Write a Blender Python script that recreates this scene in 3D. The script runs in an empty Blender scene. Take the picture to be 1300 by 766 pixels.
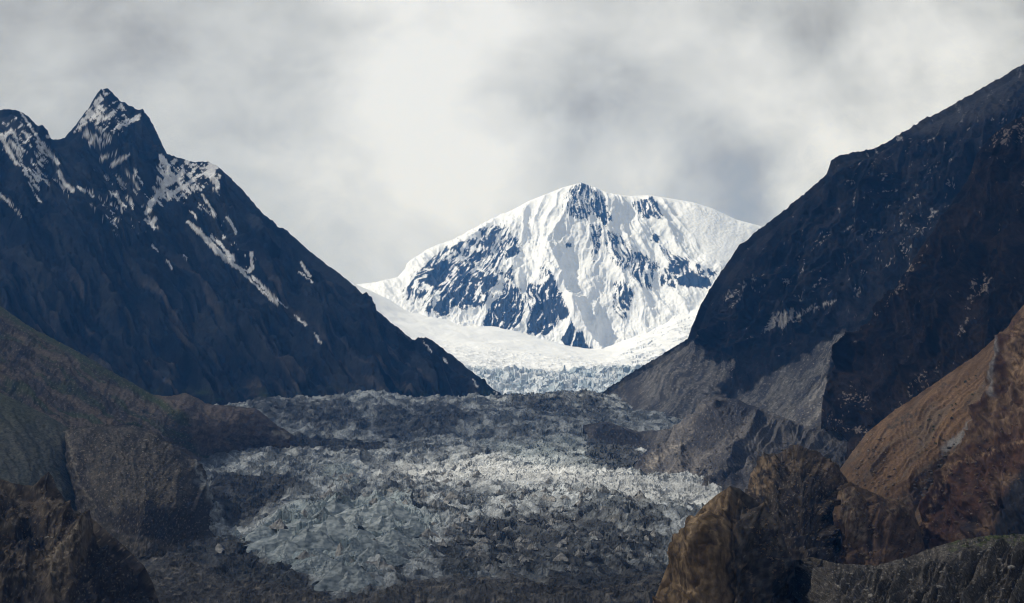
import bpy, math, random
import numpy as np
from concurrent.futures import ThreadPoolExecutor
from math import radians
from mathutils import Vector, Matrix

# ------------------------------------------------------------------ camera, sky, sun, exposure
SC = bpy.context.scene
COL = SC.collection
F = 2607.0            # focal length in pixels of the 1300 px wide photograph
PITCH = radians(3.0)
CAMZ = 300.0
FA = np.float32

cam_d = bpy.data.cameras.new("camera")
cam = bpy.data.objects.new("camera", cam_d)
COL.objects.link(cam)
cam_d.sensor_width = 36.0
cam_d.lens = 36.0 * F / 1300.0
cam_d.clip_start = 1.0
cam_d.clip_end = 90000.0
cam.location = (0, 0, CAMZ)
cam.rotation_euler = (radians(90) + PITCH, 0, 0)
SC.camera = cam

SUN_EL, SUN_AZ = radians(44), radians(-76)       # azimuth from +Y, negative = left
SUN_DIR = Vector((math.sin(SUN_AZ) * math.cos(SUN_EL), math.cos(SUN_AZ) * math.cos(SUN_EL), math.sin(SUN_EL)))
sd = bpy.data.lights.new("sun", 'SUN')
sd.energy = 5.0
sd.angle = radians(0.5)
sd.color = (1.0, 0.965, 0.92)
so = bpy.data.objects.new("sun", sd)
COL.objects.link(so)
so.rotation_euler = SUN_DIR.to_track_quat('Z', 'Y').to_euler()
so.location = (0, 0, 9000)

SC.view_settings.view_transform = 'Standard'
SC.view_settings.look = 'None'
SC.view_settings.exposure = -0.2
SC.view_settings.gamma = 1.0
SC.cycles.volume_bounces = 1
SC.cycles.max_bounces = 5
SC.cycles.filter_width = 1.15
SC.cycles.denoising_prefilter = 'ACCURATE'


def pdir(u, v):
    a, b = (u - 650) / F, (383 - v) / F
    d = Vector((a, math.cos(PITCH) - b * math.sin(PITCH), math.sin(PITCH) + b * math.cos(PITCH)))
    return d.normalized()


def build_world():
    w = bpy.data.worlds.new("World")
    SC.world = w
    w.use_nodes = True
    nt = w.node_tree
    N, L = nt.nodes, nt.links
    N.clear()
    out = N.new('ShaderNodeOutputWorld')
    bg = N.new('ShaderNodeBackground')
    bg.inputs['Strength'].default_value = 0.1
    L.new(bg.outputs[0], out.inputs['Surface'])
    sky = N.new('ShaderNodeTexSky')
    sky.sky_type = 'NISHITA'
    sky.sun_disc = False
    sky.sun_elevation = SUN_EL
    sky.sun_rotation = SUN_AZ
    sky.altitude = 2500
    tc = N.new('ShaderNodeTexCoord')

    def noise(scale, detail, rough, sx=1, sy=1, sz=1, dist=0.0, off=(0, 0, 0)):
        mp = N.new('ShaderNodeMapping')
        mp.inputs['Scale'].default_value = (sx, sy, sz)
        mp.inputs['Location'].default_value = off
        L.new(tc.outputs['Generated'], mp.inputs['Vector'])
        n = N.new('ShaderNodeTexNoise')
        n.inputs['Scale'].default_value = scale
        n.inputs['Detail'].default_value = detail
        n.inputs['Roughness'].default_value = rough
        n.inputs['Distortion'].default_value = dist
        L.new(mp.outputs[0], n.inputs['Vector'])
        return n.outputs['Fac']

    def math_(op, a, b=None, c=None):
        m = N.new('ShaderNodeMath')
        m.operation = op
        for k, x in enumerate((a, b, c)):
            if x is None:
                continue
            if isinstance(x, (int, float)):
                m.inputs[k].default_value = x
            else:
                L.new(x, m.inputs[k])
        return m.outputs[0]

    def blob(u, v, r, amp):          # a soft patch of thicker or thinner cloud in one direction of the sky
        c = pdir(u, v)
        dp = N.new('ShaderNodeVectorMath')
        dp.operation = 'DISTANCE'
        L.new(warped, dp.inputs[0])
        dp.inputs[1].default_value = c
        q = math_('DIVIDE', dp.outputs['Value'], r / F)
        q = math_('MULTIPLY', q, q)
        e = math_('POWER', 2.718, math_('MULTIPLY', q, -1.0))
        return math_('MULTIPLY', e, amp)

    # ragged edges for the patches
    wn = N.new('ShaderNodeTexNoise')
    wn.inputs['Scale'].default_value = 14
    wn.inputs['Detail'].default_value = 6
    L.new(tc.outputs['Generated'], wn.inputs['Vector'])
    sub = N.new('ShaderNodeVectorMath')
    sub.operation = 'SUBTRACT'
    L.new(wn.outputs['Color'], sub.inputs[0])
    sub.inputs[1].default_value = (.5, .5, .5)
    scl = N.new('ShaderNodeVectorMath')
    scl.operation = 'SCALE'
    scl.inputs['Scale'].default_value = 0.12
    L.new(sub.outputs[0], scl.inputs[0])
    add = N.new('ShaderNodeVectorMath')
    add.operation = 'ADD'
    nrm = N.new('ShaderNodeVectorMath')
    nrm.operation = 'NORMALIZE'
    L.new(tc.outputs['Generated'], nrm.inputs[0])
    L.new(nrm.outputs[0], add.inputs[0])
    L.new(scl.outputs[0], add.inputs[1])
    warped = add.outputs[0]

    base = noise(5.5, 7, .55, 1, 1, 1.3, .3, (1.7, 0, .4))
    fine = noise(15, 9, .60, 1, 1, 1.15, .5, (.3, 0, 2.4))
    val = math_('ADD', math_('MULTIPLY', math_('SUBTRACT', base, .5), .85), .62)
    val = math_('ADD', val, math_('MULTIPLY', math_('SUBTRACT', fine, .5), .55))
    for bl in ((480, 70, 150, .30), (560, 190, 150, .18), (1130, 150, 120, .34), (1000, 190, 70, .22), (620, 20, 90, .12), (890, 80, 70, .10),
               (700, 30, 90, .08), (30, 20, 200, -.12), (250, 150, 230, .08), (560, 300, 160, .10), (1050, 45, 75, -.32), (780, 140, 70, -.24), (925, 225, 60, -.32),
               (1290, 30, 80, -.22), (700, 180, 40, .08), (330, 300, 170, .02), (820, 210, 60, .08)):
        val = math_('ADD', val, blob(*bl))
    ramp = N.new('ShaderNodeValToRGB')
    e = ramp.color_ramp.elements
    e[0].position, e[0].color = 0.10, (.17, .24, .32, 1)
    e[1].position, e[1].color = 0.92, (.97, 1.02, 1.10, 1)
    for pos, c in ((.30, (.30, .345, .39, 1)), (.46, (.455, .475, .495, 1)), (.62, (.64, .68, .725, 1))):
        k = ramp.color_ramp.elements.new(pos)
        k.color = c
    L.new(val, ramp.inputs[0])
    cl = N.new('ShaderNodeVectorMath')
    cl.operation = 'SCALE'
    cl.inputs['Scale'].default_value = 10.0
    L.new(ramp.outputs[0], cl.inputs[0])
    thin = N.new('ShaderNodeMapRange')               # the sky shows a little through thin cloud
    thin.inputs['From Min'].default_value = .38
    thin.inputs['From Max'].default_value = .05
    thin.inputs['To Min'].default_value = 0.0
    thin.inputs['To Max'].default_value = 0.3
    L.new(val, thin.inputs['Value'])
    mx = N.new('ShaderNodeMix')
    mx.data_type = 'RGBA'
    L.new(thin.outputs[0], mx.inputs[0])
    L.new(cl.outputs[0], mx.inputs[6])
    L.new(sky.outputs[0], mx.inputs[7])
    L.new(mx.outputs[2], bg.inputs['Color'])


build_world()

# ------------------------------------------------------------------ numpy noise
rng = np.random.RandomState(7)
PERM = rng.permutation(256).astype(np.int32)
PERM = np.concatenate([PERM, PERM])
_g = rng.normal(size=(256, 3))
GR = (_g / np.linalg.norm(_g, axis=1)[:, None]).astype(FA)
RN = rng.rand(256, 3).astype(FA)


POOL = ThreadPoolExecutor(4)


def pn(x, y, z):
    """gradient noise, about -0.7..0.7"""
    x, y, z = (np.asarray(q, FA) for q in np.broadcast_arrays(x, y, z))
    if x.size > 20000 and x.ndim:
        k = np.linspace(0, x.shape[0], 17).astype(int)
        return np.concatenate(list(POOL.map(lambda i: pn_(x[k[i]:k[i + 1]], y[k[i]:k[i + 1]], z[k[i]:k[i + 1]]), range(16))), 0)
    return pn_(x, y, z)


def pn_(x, y, z):
    xi, yi, zi = np.floor(x).astype(np.int32), np.floor(y).astype(np.int32), np.floor(z).astype(np.int32)
    xf, yf, zf = x - xi, y - yi, z - zi
    xi &= 255; yi &= 255; zi &= 255
    u, v, w = (q * q * q * (q * (q * 6 - 15) + 10) for q in (xf, yf, zf))
    res = 0
    for dz in (0, 1):
        for dy in (0, 1):
            for dx in (0, 1):
                h = PERM[(PERM[(PERM[(xi + dx) & 255] + yi + dy) & 255] + zi + dz) & 255]
                g = GR[h]
                dot = g[..., 0] * (xf - dx) + g[..., 1] * (yf - dy) + g[..., 2] * (zf - dz)
                wt = (u if dx else 1 - u) * (v if dy else 1 - v) * (w if dz else 1 - w)
                res = res + dot * wt
    return res * 1.6


def fbm(x, y, z, o=5, gain=.5, lac=2.03):
    a, s, t = 1.0, 0, 0
    for i in range(o):
        s = s + a * pn(x + 17.3 * i, y + 5.1 * i, z - 9.7 * i)
        t += a
        a *= gain
        x, y, z = x * lac, y * lac, z * lac
    return s / t * 1.4


def ridged(x, y, z, o=5, gain=.5, lac=2.07):
    a, s, t, w = 1.0, 0, 0, 1.0
    for i in range(o):
        n = 1 - np.abs(pn(x + 31.3 * i, y - 7.1 * i, z + 3.7 * i)) * 1.9
        n = np.clip(n, 0, 1) ** 2
        s = s + a * n * w
        w = np.clip(n * 1.6, 0, 1)
        t += a
        a *= gain
        x, y, z = x * lac, y * lac, z * lac
    return s / t


def h2(ix, iy, k=0):
    return RN[PERM[(PERM[(ix + 37 * k) & 255] + iy + 11 * k) & 255]]


def blocks(x, y, jit=.9, seed=0, tilt=1.0):
    """2-D cells: each a tilted block. returns height, cell random, distance to the border"""
    ix, iy = np.floor(x).astype(np.int32), np.floor(y).astype(np.int32)
    f1 = np.full(x.shape, 9., FA)
    f2 = np.full(x.shape, 9., FA)
    bh = np.zeros(x.shape, FA)
    br = np.zeros(x.shape, FA)
    for dx in (-1, 0, 1):
        for dy in (-1, 0, 1):
            cx, cy = ix + dx, iy + dy
            r = h2(cx, cy, seed)
            r2 = h2(cx, cy, seed + 3)
            ox, oy = x - (cx + .5 + (r[..., 0] - .5) * jit), y - (cy + .5 + (r[..., 1] - .5) * jit)
            d = np.sqrt(ox * ox + oy * oy)
            m = d < f1
            f2 = np.where(m, f1, np.minimum(f2, d))
            f1 = np.where(m, d, f1)
            bh = np.where(m, r[..., 2] * .7 + tilt * ((r2[..., 0] - .5) * ox + (r2[..., 1] - .5) * oy) * 1.6, bh)
            br = np.where(m, r2[..., 2], br)
    return bh, br, f2 - f1


def crystal(x, y, seed=0):
    """0..1, flat triangular faces meeting in sharp edges"""
    x, y = np.asarray(x, FA), np.asarray(y, FA)
    ix, iy = np.floor(x).astype(np.int32), np.floor(y).astype(np.int32)
    fx, fy = x - ix, y - iy
    a, b = h2(ix, iy, seed)[..., 0], h2(ix + 1, iy, seed)[..., 0]
    c, d = h2(ix, iy + 1, seed)[..., 0], h2(ix + 1, iy + 1, seed)[..., 0]
    return np.where(fx > fy, a + (b - a) * fx + (d - b) * fy, a + (d - c) * fx + (c - a) * fy)


def broken(U, V, flow, facet, sd_):
    h = 0
    for k, (fs, fa) in enumerate(facet):
        w = .55 * fs
        fx, fy = rot(U + w * fbm(U / fs / 1.7, V / fs / 1.7, U * 0 + 5 + k, 2), V + w * fbm(U / fs / 1.7, V / fs / 1.7, U * 0 + 15 + k, 2), flow + 31 * k)
        h = h + fa * (crystal(fx / fs, fy / (fs * 1.5), sd_ + k) - .5)
    return h


def sst(a, b, x):
    t = np.clip((x - a) / (b - a), 0, 1)
    return t * t * (3 - 2 * t)


def mix(a, b, m):
    m = np.asarray(m)[..., None]
    return np.asarray(a, FA) * (1 - m) + np.asarray(b, FA) * m


# ------------------------------------------------------------------ from picture position and distance to the place and back
def unproj(u, v, d):
    a, b = (u - 650) / F, (383 - v) / F
    k = d / (math.cos(PITCH) - b * math.sin(PITCH))
    return np.stack([a * k, d + 0 * a, (math.sin(PITCH) + b * math.cos(PITCH)) * k + CAMZ], -1)


def proj(P):
    x, y, z = P[..., 0], P[..., 1], P[..., 2] - CAMZ
    dep = y * math.cos(PITCH) + z * math.sin(PITCH)
    up = -y * math.sin(PITCH) + z * math.cos(PITCH)
    return 650 + F * x / dep, 383 - F * up / dep


def resample(row, n, t=None):
    r = np.array(row, float)
    seg = np.hypot(np.diff(r[:, 0]), np.diff(r[:, 1]))
    s = np.concatenate([[0], np.cumsum(seg)])
    s /= s[-1]
    t = np.linspace(0, 1, n) if t is None else t
    return np.stack([np.interp(t, s, r[:, k]) for k in range(r.shape[1])], -1)


def pchip(T, Y, t):
    """monotone cubic through Y[k] at T[k] along axis 0"""
    h = np.diff(T)
    dl = np.diff(Y, axis=0) / h.reshape(-1, *([1] * (Y.ndim - 1)))
    m = np.zeros_like(Y)
    m[0], m[-1] = dl[0], dl[-1]
    if len(T) > 2:
        a, b = dl[:-1], dl[1:]
        ok = a * b > 0
        m[1:-1] = np.where(ok, 2 * a * b / np.where(ok, a + b, 1), 0)
    k = np.clip(np.searchsorted(T, t, side='right') - 1, 0, len(T) - 2)
    hh = h[k]
    q = (t - T[k]) / hh
    sh = (-1,) + (1,) * (Y.ndim - 1)
    q, hh = q.reshape(sh), hh.reshape(sh)
    return ((1 + 2 * q) * (1 - q) ** 2 * Y[k] + q * (1 - q) ** 2 * hh * m[k] + q * q * (3 - 2 * q) * Y[k + 1] + q * q * (q - 1) * hh * m[k + 1])


def loft(rows, nu, segs, smooth=False, d_unit=1000.0):
    """rows: polylines of (u, v, distance in km); segs: number of steps between one row and the next"""
    t = []
    for k, s in enumerate(segs):
        t += list(k + np.arange(s) / s)
    t.append(len(segs))
    t = np.array(t)
    if smooth:
        R = []
        for r in rows:
            a = np.array(r, float)
            seg = np.hypot(np.diff(a[:, 0]), np.diff(a[:, 1]))
            s = np.concatenate([[0], np.cumsum(seg)])
            R.append(pchip(s / s[-1], a, np.linspace(0, 1, nu)))
        R = np.array(R)
    else:
        R = np.array([resample(r, nu) for r in rows])
    G = pchip(np.arange(len(rows), dtype=float), R, t)
    return unproj(G[..., 0], G[..., 1], G[..., 2] * d_unit), G[..., 0], G[..., 1], t


def normals(P):
    a = np.gradient(P, axis=0)
    b = np.gradient(P, axis=1)
    n = np.cross(a, b)
    n /= np.linalg.norm(n, axis=-1, keepdims=True) + 1e-9
    if np.median(n[..., 2] - n[..., 1]) < 0:
        n = -n
    return n


def seg_dist(U, V, poly, wid=None):
    """distance to a polyline; if widths are given, distance minus the local half width"""
    best = np.full(U.shape, 1e9)
    for k in range(len(poly) - 1):
        (x0, y0), (x1, y1) = poly[k][:2], poly[k + 1][:2]
        dx, dy = x1 - x0, y1 - y0
        q = np.clip(((U - x0) * dx + (V - y0) * dy) / (dx * dx + dy * dy + 1e-9), 0, 1)
        d = np.hypot(U - x0 - q * dx, V - y0 - q * dy)
        if wid is not None:
            d = d - (wid[k] + (wid[k + 1] - wid[k]) * q) / 2
        best = np.minimum(best, d)
    return best


def box_of(U, V, poly, m):
    x = [p[0] for p in poly]
    y = [p[1] for p in poly]
    return (U > min(x) - m) & (U < max(x) + m) & (V > min(y) - m) & (V < max(y) + m)


def stroke(out, U, V, poly, wid, val=1.0, soft=1.2):
    w = wid if isinstance(wid, (list, tuple)) else [wid] * len(poly)
    if len(w) == 2 and len(poly) > 2:
        w = list(np.linspace(w[0], w[1], len(poly)))
    m = box_of(U, V, poly, max(w) + soft * 3)
    d = seg_dist(U[m], V[m], poly, w)
    out[m] = np.maximum(out[m], val * (1 - sst(-soft, soft, d)))


def area(out, U, V, poly, val=1.0, soft=3.0, add=False):
    m = box_of(U, V, poly, soft * 3)
    u, v = U[m], V[m]
    ins = np.zeros(u.shape, bool)
    n = len(poly)
    for k in range(n):
        (x0, y0), (x1, y1) = poly[k], poly[(k + 1) % n]
        c = (y0 > v) != (y1 > v)
        xx = (x1 - x0) * (v - y0) / ((y1 - y0) if y1 != y0 else 1e-9) + x0
        ins ^= c & (u < xx)
    d = seg_dist(u, v, list(poly) + [poly[0]])
    d = np.where(ins, -d, d)
    s = val * (1 - sst(-soft, soft, d))
    out[m] = (out[m] + s) if add else np.maximum(out[m], s)


def skyline(h, P, U, T, jag, hold=14.0, row=1.0):
    """keeps the crest row the highest of its neighbours and gives it a fine broken edge"""
    h -= hold * sst(row, row + .05, T) * (1 - sst(row + .08, row + .45, T))
    w = np.exp(-((T - row) / .06) ** 2) * jag * P[..., 1] / F
    P[..., 2] += w * (1.3 * fbm(U / 13, U * 0 + 1.5, U * 0, 5, .65) + .9 * (ridged(U / 7, U * 0 + 4.5, U * 0, 3) - .5))


# ------------------------------------------------------------------ meshes and materials
def props(o, label=None, cat=None, group=None, kind=None):
    if label: o['label'] = label
    if cat: o['category'] = cat
    if group: o['group'] = group
    if kind: o['kind'] = kind
    return o


def link(o, parent=None):
    COL.objects.link(o)
    if parent is not None:
        o.parent = parent
    return o


def grid_object(name, P, C, mat, parent=None, smooth=True, **kw):
    nv, nu = P.shape[:2]
    me = bpy.data.meshes.new(name)
    me.vertices.add(nv * nu)
    me.vertices.foreach_set('co', P.reshape(-1).astype(FA))
    i = (np.arange(nv - 1)[:, None] * nu + np.arange(nu - 1)[None, :])
    q = np.stack([i, i + 1, i + nu + 1, i + nu], -1).reshape(-1, 4)
    # orientation towards the open side
    c = q[len(q) // 2]
    f = P.reshape(-1, 3)
    nn = normals(P)
    fn = np.cross(f[q[:, 1]] - f[q[:, 0]], f[q[:, 2]] - f[q[:, 0]])
    if np.median((fn * nn.reshape(-1, 3)[q[:, 0]]).sum(1)) < 0:
        q = q[:, ::-1]
    me.loops.add(q.size)
    me.loops.foreach_set('vertex_index', q.reshape(-1).astype(np.int32))
    me.polygons.add(len(q))
    me.polygons.foreach_set('loop_start', np.arange(0, q.size, 4, dtype=np.int32))
    me.polygons.foreach_set('loop_total', np.full(len(q), 4, np.int32))
    me.polygons.foreach_set('use_smooth', np.full(len(q), smooth))
    me.update(calc_edges=True)
    at = me.color_attributes.new('ground_colour', 'FLOAT_COLOR', 'POINT')
    cc = np.ones((nv * nu, 4), FA)
    cc[:, :3] = np.clip(C.reshape(-1, 3), 0.004, .9)
    at.data.foreach_set('color', cc.reshape(-1))
    me.materials.append(mat)
    o = bpy.data.objects.new(name, me)
    link(o, parent)
    props(o, **kw)
    return o


def ground_mat(name, size, bump, rough=.95, vary=.5, spec=.02):
    """weathered rock, rubble or ice: colour from the surface's own colour attribute broken up by noise"""
    m = bpy.data.materials.new(name)
    m.use_nodes = True
    N, L = m.node_tree.nodes, m.node_tree.links
    b = N['Principled BSDF']
    b.inputs['Roughness'].default_value = rough
    b.inputs['Specular IOR Level'].default_value = spec
    at = N.new('ShaderNodeAttribute')
    at.attribute_name = 'ground_colour'
    tc = N.new('ShaderNodeTexCoord')
    n1 = N.new('ShaderNodeTexNoise')
    n1.inputs['Scale'].default_value = 1.0 / size
    n1.inputs['Detail'].default_value = 6
    n1.inputs['Roughness'].default_value = .65
    L.new(tc.outputs['Object'], n1.inputs['Vector'])
    mr = N.new('ShaderNodeMapRange')
    mr.inputs['From Min'].default_value = .3
    mr.inputs['From Max'].default_value = .7
    mr.inputs['To Min'].default_value = 1 - vary
    mr.inputs['To Max'].default_value = 1 + vary
    L.new(n1.outputs['Fac'], mr.inputs['Value'])
    sc = N.new('ShaderNodeVectorMath')
    sc.operation = 'SCALE'
    L.new(at.outputs['Color'], sc.inputs[0])
    L.new(mr.outputs[0], sc.inputs['Scale'])
    L.new(sc.outputs[0], b.inputs['Base Color'])
    vo = N.new('ShaderNodeTexVoronoi')
    vo.inputs['Scale'].default_value = 1.3 / size
    L.new(tc.outputs['Object'], vo.inputs['Vector'])
    ad = N.new('ShaderNodeMath')
    ad.operation = 'MULTIPLY_ADD'
    L.new(vo.outputs['Distance'], ad.inputs[0])
    ad.inputs[1].default_value = .5
    L.new(n1.outputs['Fac'], ad.inputs[2])
    bp = N.new('ShaderNodeBump')
    bp.inputs['Strength'].default_value = 1.0
    bp.inputs['Distance'].default_value = bump
    L.new(ad.outputs[0], bp.inputs['Height'])
    L.new(bp.outputs[0], b.inputs['Normal'])
    return m


def rot(U, V, ang):
    """coordinates across and along a direction of flow given in degrees (0 = right, 90 = down)"""
    a = radians(ang)
    return -U * math.sin(a) + V * math.cos(a), U * math.cos(a) + V * math.sin(a)


SURF = {}          # name -> (positions, projected u, projected v) for standing things on the ground


def finish(name, P, C, mat, **kw):
    o = grid_object(name, P, C, mat, **kw)
    u, v = proj(P)
    SURF[name] = (P, u, v)
    return o


WHITE = (.655, .69, .745)

# ------------------------------------------------------------------ the ground the whole valley stands on
def plain():
    n = 60
    xs = np.linspace(-40000, 40000, n)
    X, Y = np.meshgrid(xs, xs + 10000)
    Z = -420 + 60 * fbm(X / 4000, Y / 4000, 0 * X, 4)
    P = np.stack([X, Y, Z], -1)
    C = mix((.06, .06, .06), (.11, .10, .09), sst(-.3, .3, fbm(X / 900, Y / 900, X * 0, 3)))
    grid_object('ground', P, C, ground_mat('rubble_ground', 30, 4), kind='structure')


plain()


# ------------------------------------------------------------------ snow peak at the head of the valley
def snow_peak():
    ridge = [(430, 366, 13.6), (455, 361, 13.6), (480, 358, 13.6), (505, 352, 13.6), (520, 335, 13.7), (535, 322, 13.8), (548, 314, 13.8), (575, 305, 13.9),
             (600, 291, 14.0), (625, 278, 14.1), (650, 267, 14.2), (672, 255, 14.3), (695, 246, 14.3), (715, 238, 14.4), (738, 232, 14.4),
             (755, 238, 14.4), (775, 246, 14.5), (800, 249, 14.6), (825, 248, 14.6), (850, 252, 14.6), (880, 257, 14.6), (905, 265, 14.6),
             (935, 279, 14.6), (965, 287, 14.6), (1000, 300, 14.6)]
    back = [(u, v + 90, d + 1.6) for u, v, d in ridge]
    mid = [(445, 374, 13.2), (490, 368, 13.1), (520, 362, 13.1), (580, 350, 13.2), (640, 340, 13.25), (690, 330, 13.3), (740, 322, 13.35), (790, 320, 13.5),
           (850, 322, 13.6), (900, 325, 13.6), (1000, 345, 13.6)]
    base = [(455, 395, 12.6), (500, 405, 12.5), (540, 415, 12.5), (580, 418, 12.4), (620, 432, 12.3), (660, 438, 12.3), (700, 445, 12.2),
            (745, 470, 12.0), (785, 450, 12.2), (820, 435, 12.3), (860, 412, 12.5), (900, 395, 12.6), (1000, 390, 12.6)]
    P, U, V, t = loft([back, ridge, mid, base], 800, [8, 190, 190])
    T = np.broadcast_to(t[:, None], U.shape)
    n = normals(P)
    # smooth the base normals
    for _ in range(3):
        n = (n + np.roll(n, 4, 0) + np.roll(n, -4, 0) + np.roll(n, 4, 1) + np.roll(n, -4, 1))
        n /= np.linalg.norm(n, axis=-1, keepdims=True)
    # lines of fall spread out from above the summit
    cx, cy = 742 + 10 * fbm(U / 60, V / 60, 0 * U, 2), 120.
    th = np.arctan2(U - cx, V - cy) * 57.3
    rr = np.hypot(U - cx, V - cy)
    edge = sst(1.0, 1.25, T)
    edge2 = sst(1.03, 1.55, T)
    th = th + 1.6 * fbm(U / 38, V / 38, U * 0 + 3, 3)
    # relief: fluted ribs, rock steps, the great central rib and its neighbours
    h = 30 * (ridged(th / 6.5, rr / 130, 0 * U + 4, 3) - .4) * edge
    h += 5 * (ridged(th / 1.6, rr / 60, 0 * U + 4, 3) - .4) * edge * sst(1.1, 1.5, T)
    h += 46 * fbm(U / 36, V / 36, U * 0, 5, .47) * sst(1.0, 1.4, T)
    h += 7 * fbm(U / 6, V / 6, U * 0, 4) * edge * .6
    face = np.zeros(U.shape)
    area(face, U, V, [(520, 330), (640, 270), (720, 330), (770, 460), (560, 420)], 1, 15)
    h += 15 * face * ridged(U / 11, V / 14, U * 0, 4)

    def rib(poly, w, amp):
        m = box_of(U, V, poly, w * 2.5)
        d = seg_dist(U[m], V[m], poly)
        h[m] += 1.0 * amp * np.exp(-(d / w)) * edge2[m]
    rib([(738, 232), (728, 262), (708, 300), (695, 325), (712, 365), (722, 395), (728, 420)], 22, 95)
    rib([(700, 330), (690, 350), (705, 380), (722, 408)], 9, 30)
    rib([(728, 408), (740, 430), (765, 460)], 9, 60)
    rib([(776, 246), (770, 300), (785, 350), (800, 390)], 14, 45)
    rib([(785, 340), (815, 380), (830, 410)], 10, 35)
    rib([(825, 250), (850, 300), (880, 340)], 14, 30)
    rib([(640, 272), (625, 320), (612, 380)], 12, 30)
    rib([(600, 292), (560, 340), (545, 400)], 14, 30)
    rib([(660, 265), (650, 340), (655, 400)], 10, 26)
    sm = np.zeros(U.shape)
    area(sm, U, V, [(860, 262), (900, 268), (960, 290), (960, 350), (900, 330), (870, 295)], .8, 10)
    h = h * (1 - sm)
    P = P + n * h[..., None]
    U, V = proj(P)
    th = np.arctan2(U - 742 - 10 * fbm(U / 60, V / 60, U * 0, 2), V - cy) * 57.3 + 1.6 * fbm(U / 38, V / 38, U * 0 + 3, 3)
    rr = np.hypot(U - 742, V - cy)
    R = np.zeros(U.shape)
    k = 2.407

    def A(pts, val, soft=5):
        area(R, U, V, [(440 + x / k, 210 + y / k) for x, y in pts], val, soft)
    A([(150, 410), (200, 330), (235, 300), (290, 255), (360, 225), (430, 180), (480, 180), (540, 240), (530, 280), (480, 290), (480, 340), (450, 400), (410, 440), (340, 445), (290, 482), (250, 460), (215, 420)], .47, 6)
    A([(235, 365), (262, 305), (310, 285), (318, 330), (270, 372)], .9, 3)
    A([(290, 380), (330, 330), (400, 340), (385, 430), (330, 440), (290, 470), (262, 440)], .66, 5)
    A([(330, 330), (380, 270), (440, 190), (465, 200), (440, 270), (400, 300), (370, 350)], .62, 5)
    A([(400, 350), (450, 325), (455, 365), (415, 400)], .8, 3)
    A([(485, 262), (510, 245), (530, 250), (525, 272), (498, 285)], .85, 3)
    A([(480, 330), (510, 300), (515, 350), (500, 400), (470, 400)], .5, 4)
    A([(408, 492), (440, 420), (490, 372), (530, 375), (548, 420), (535, 480), (490, 514), (440, 502)], .66, 4)
    A([(545, 515), (560, 450), (585, 385), (625, 330), (650, 370), (683, 455), (655, 480), (622, 518), (575, 520)], .70, 4)
    A([(560, 470), (540, 400), (560, 360), (600, 360), (600, 420)], .5, 4)
    A([(590, 355), (585, 310), (605, 300), (630, 330)], .5, 4)
    A([(655, 532), (688, 475), (698, 500), (694, 528), (680, 560), (668, 548)], .85, 2)
    A([(694, 530), (703, 512), (722, 507), (732, 545), (765, 572), (784, 602), (720, 606), (684, 574)], .9, 2)
    A([(668, 110), (690, 60), (722, 48), (770, 75), (800, 120), (820, 165), (790, 185), (765, 170), (750, 160), (705, 178), (675, 150)], .50, 5)
    A([(755, 90), (800, 120), (805, 170), (765, 165), (740, 120)], .62, 5)
    A([(745, 180), (785, 180), (775, 260), (760, 300), (745, 295)], .52, 4)
    A([(665, 235), (690, 235), (690, 252), (668, 252)], .6, 3)
    A([(790, 180), (830, 200), (900, 270), (960, 300), (930, 390), (880, 360), (820, 310), (790, 250)], .47, 7)
    A([(865, 115), (930, 92), (968, 130), (965, 165), (900, 165)], .55, 4)
    A([(935, 205), (962, 215), (950, 238), (930, 230)], .7, 3)
    A([(870, 255), (905, 262), (940, 300), (900, 320), (862, 300)], .58, 5)
    A([(950, 240), (1010, 270), (1050, 285), (1110, 320), (1150, 315), (1110, 372), (1040, 372), (960, 372), (950, 330), (985, 300)], .52, 5)
    A([(1005, 345), (1050, 325), (1112, 348), (1105, 376), (1020, 368)], .9, 3)
    A([(975, 325), (1035, 285), (1050, 300), (1000, 330)], .75, 4)
    A([(880, 320), (930, 335), (935, 380), (890, 360)], .55, 4)
    A([(815, 360), (845, 350), (880, 385), (872, 430), (850, 475), (812, 455)], .5, 4)
    A([(840, 380), (872, 385), (865, 410), (842, 415)], .75, 3)
    A([(655, 90), (700, 60), (720, 90), (690, 175), (660, 150)], .3, 5)
    streak = fbm(th * 1.15, rr / 22, U * 0, 4, .6)
    grain = fbm(U / 7, V / 8, U * 0 + 3, 6, .72)
    # small scale streaks
    th2 = fbm(th * 1.8, rr / 14, U * 0 + 8, 5, .7)
    nz_ = .42 * streak + .36 * grain + .38 * th2
    rock = sst(-.03, .03, R - .475 - nz_ * 1.05)
    rock *= sst(.02, .12, R)
    C = mix(WHITE, (.020, .028, .045), rock)
    C = mix(C, (.56, .60, .64), (1 - rock) * .35 * sst(0, .35, fbm(U / 45, V / 30, U * 0 + 9, 4)))
    finish('snow_peak', P, C, ground_mat('snow_and_rock', 30, 5, .7, .06), kind='structure',
           label='distant white snow peak with blue black rock ribs at the head of the valley')
    # the broad snow field below the peak and the broken ice under it
    top = [(430, 350, 12.9), (500, 382, 12.9), (560, 398, 12.9), (640, 412, 12.8), (700, 425, 12.8), (760, 430, 12.8), (810, 418, 12.8),
           (860, 395, 12.9), (960, 370, 12.9), (1020, 360, 12.9)]
    r2 = [(440, 372, 12.2), (510, 408, 12.1), (560, 420, 12.0), (640, 430, 11.9), (700, 440, 11.8), (760, 448, 11.8), (820, 430, 11.9),
          (870, 412, 12.0), (960, 395, 12.1), (1020, 390, 12.1)]
    r3 = [(500, 440, 10.9), (560, 446, 10.8), (620, 452, 10.8), (700, 458, 10.7), (760, 462, 10.7), (830, 452, 10.8), (900, 440, 10.9), (1020, 430, 11.0)]
    r4 = [(540, 470, 10.0), (600, 469, 10.0), (700, 470, 10.0), (780, 467, 10.0), (850, 463, 10.1), (1020, 460, 10.2)]
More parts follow.
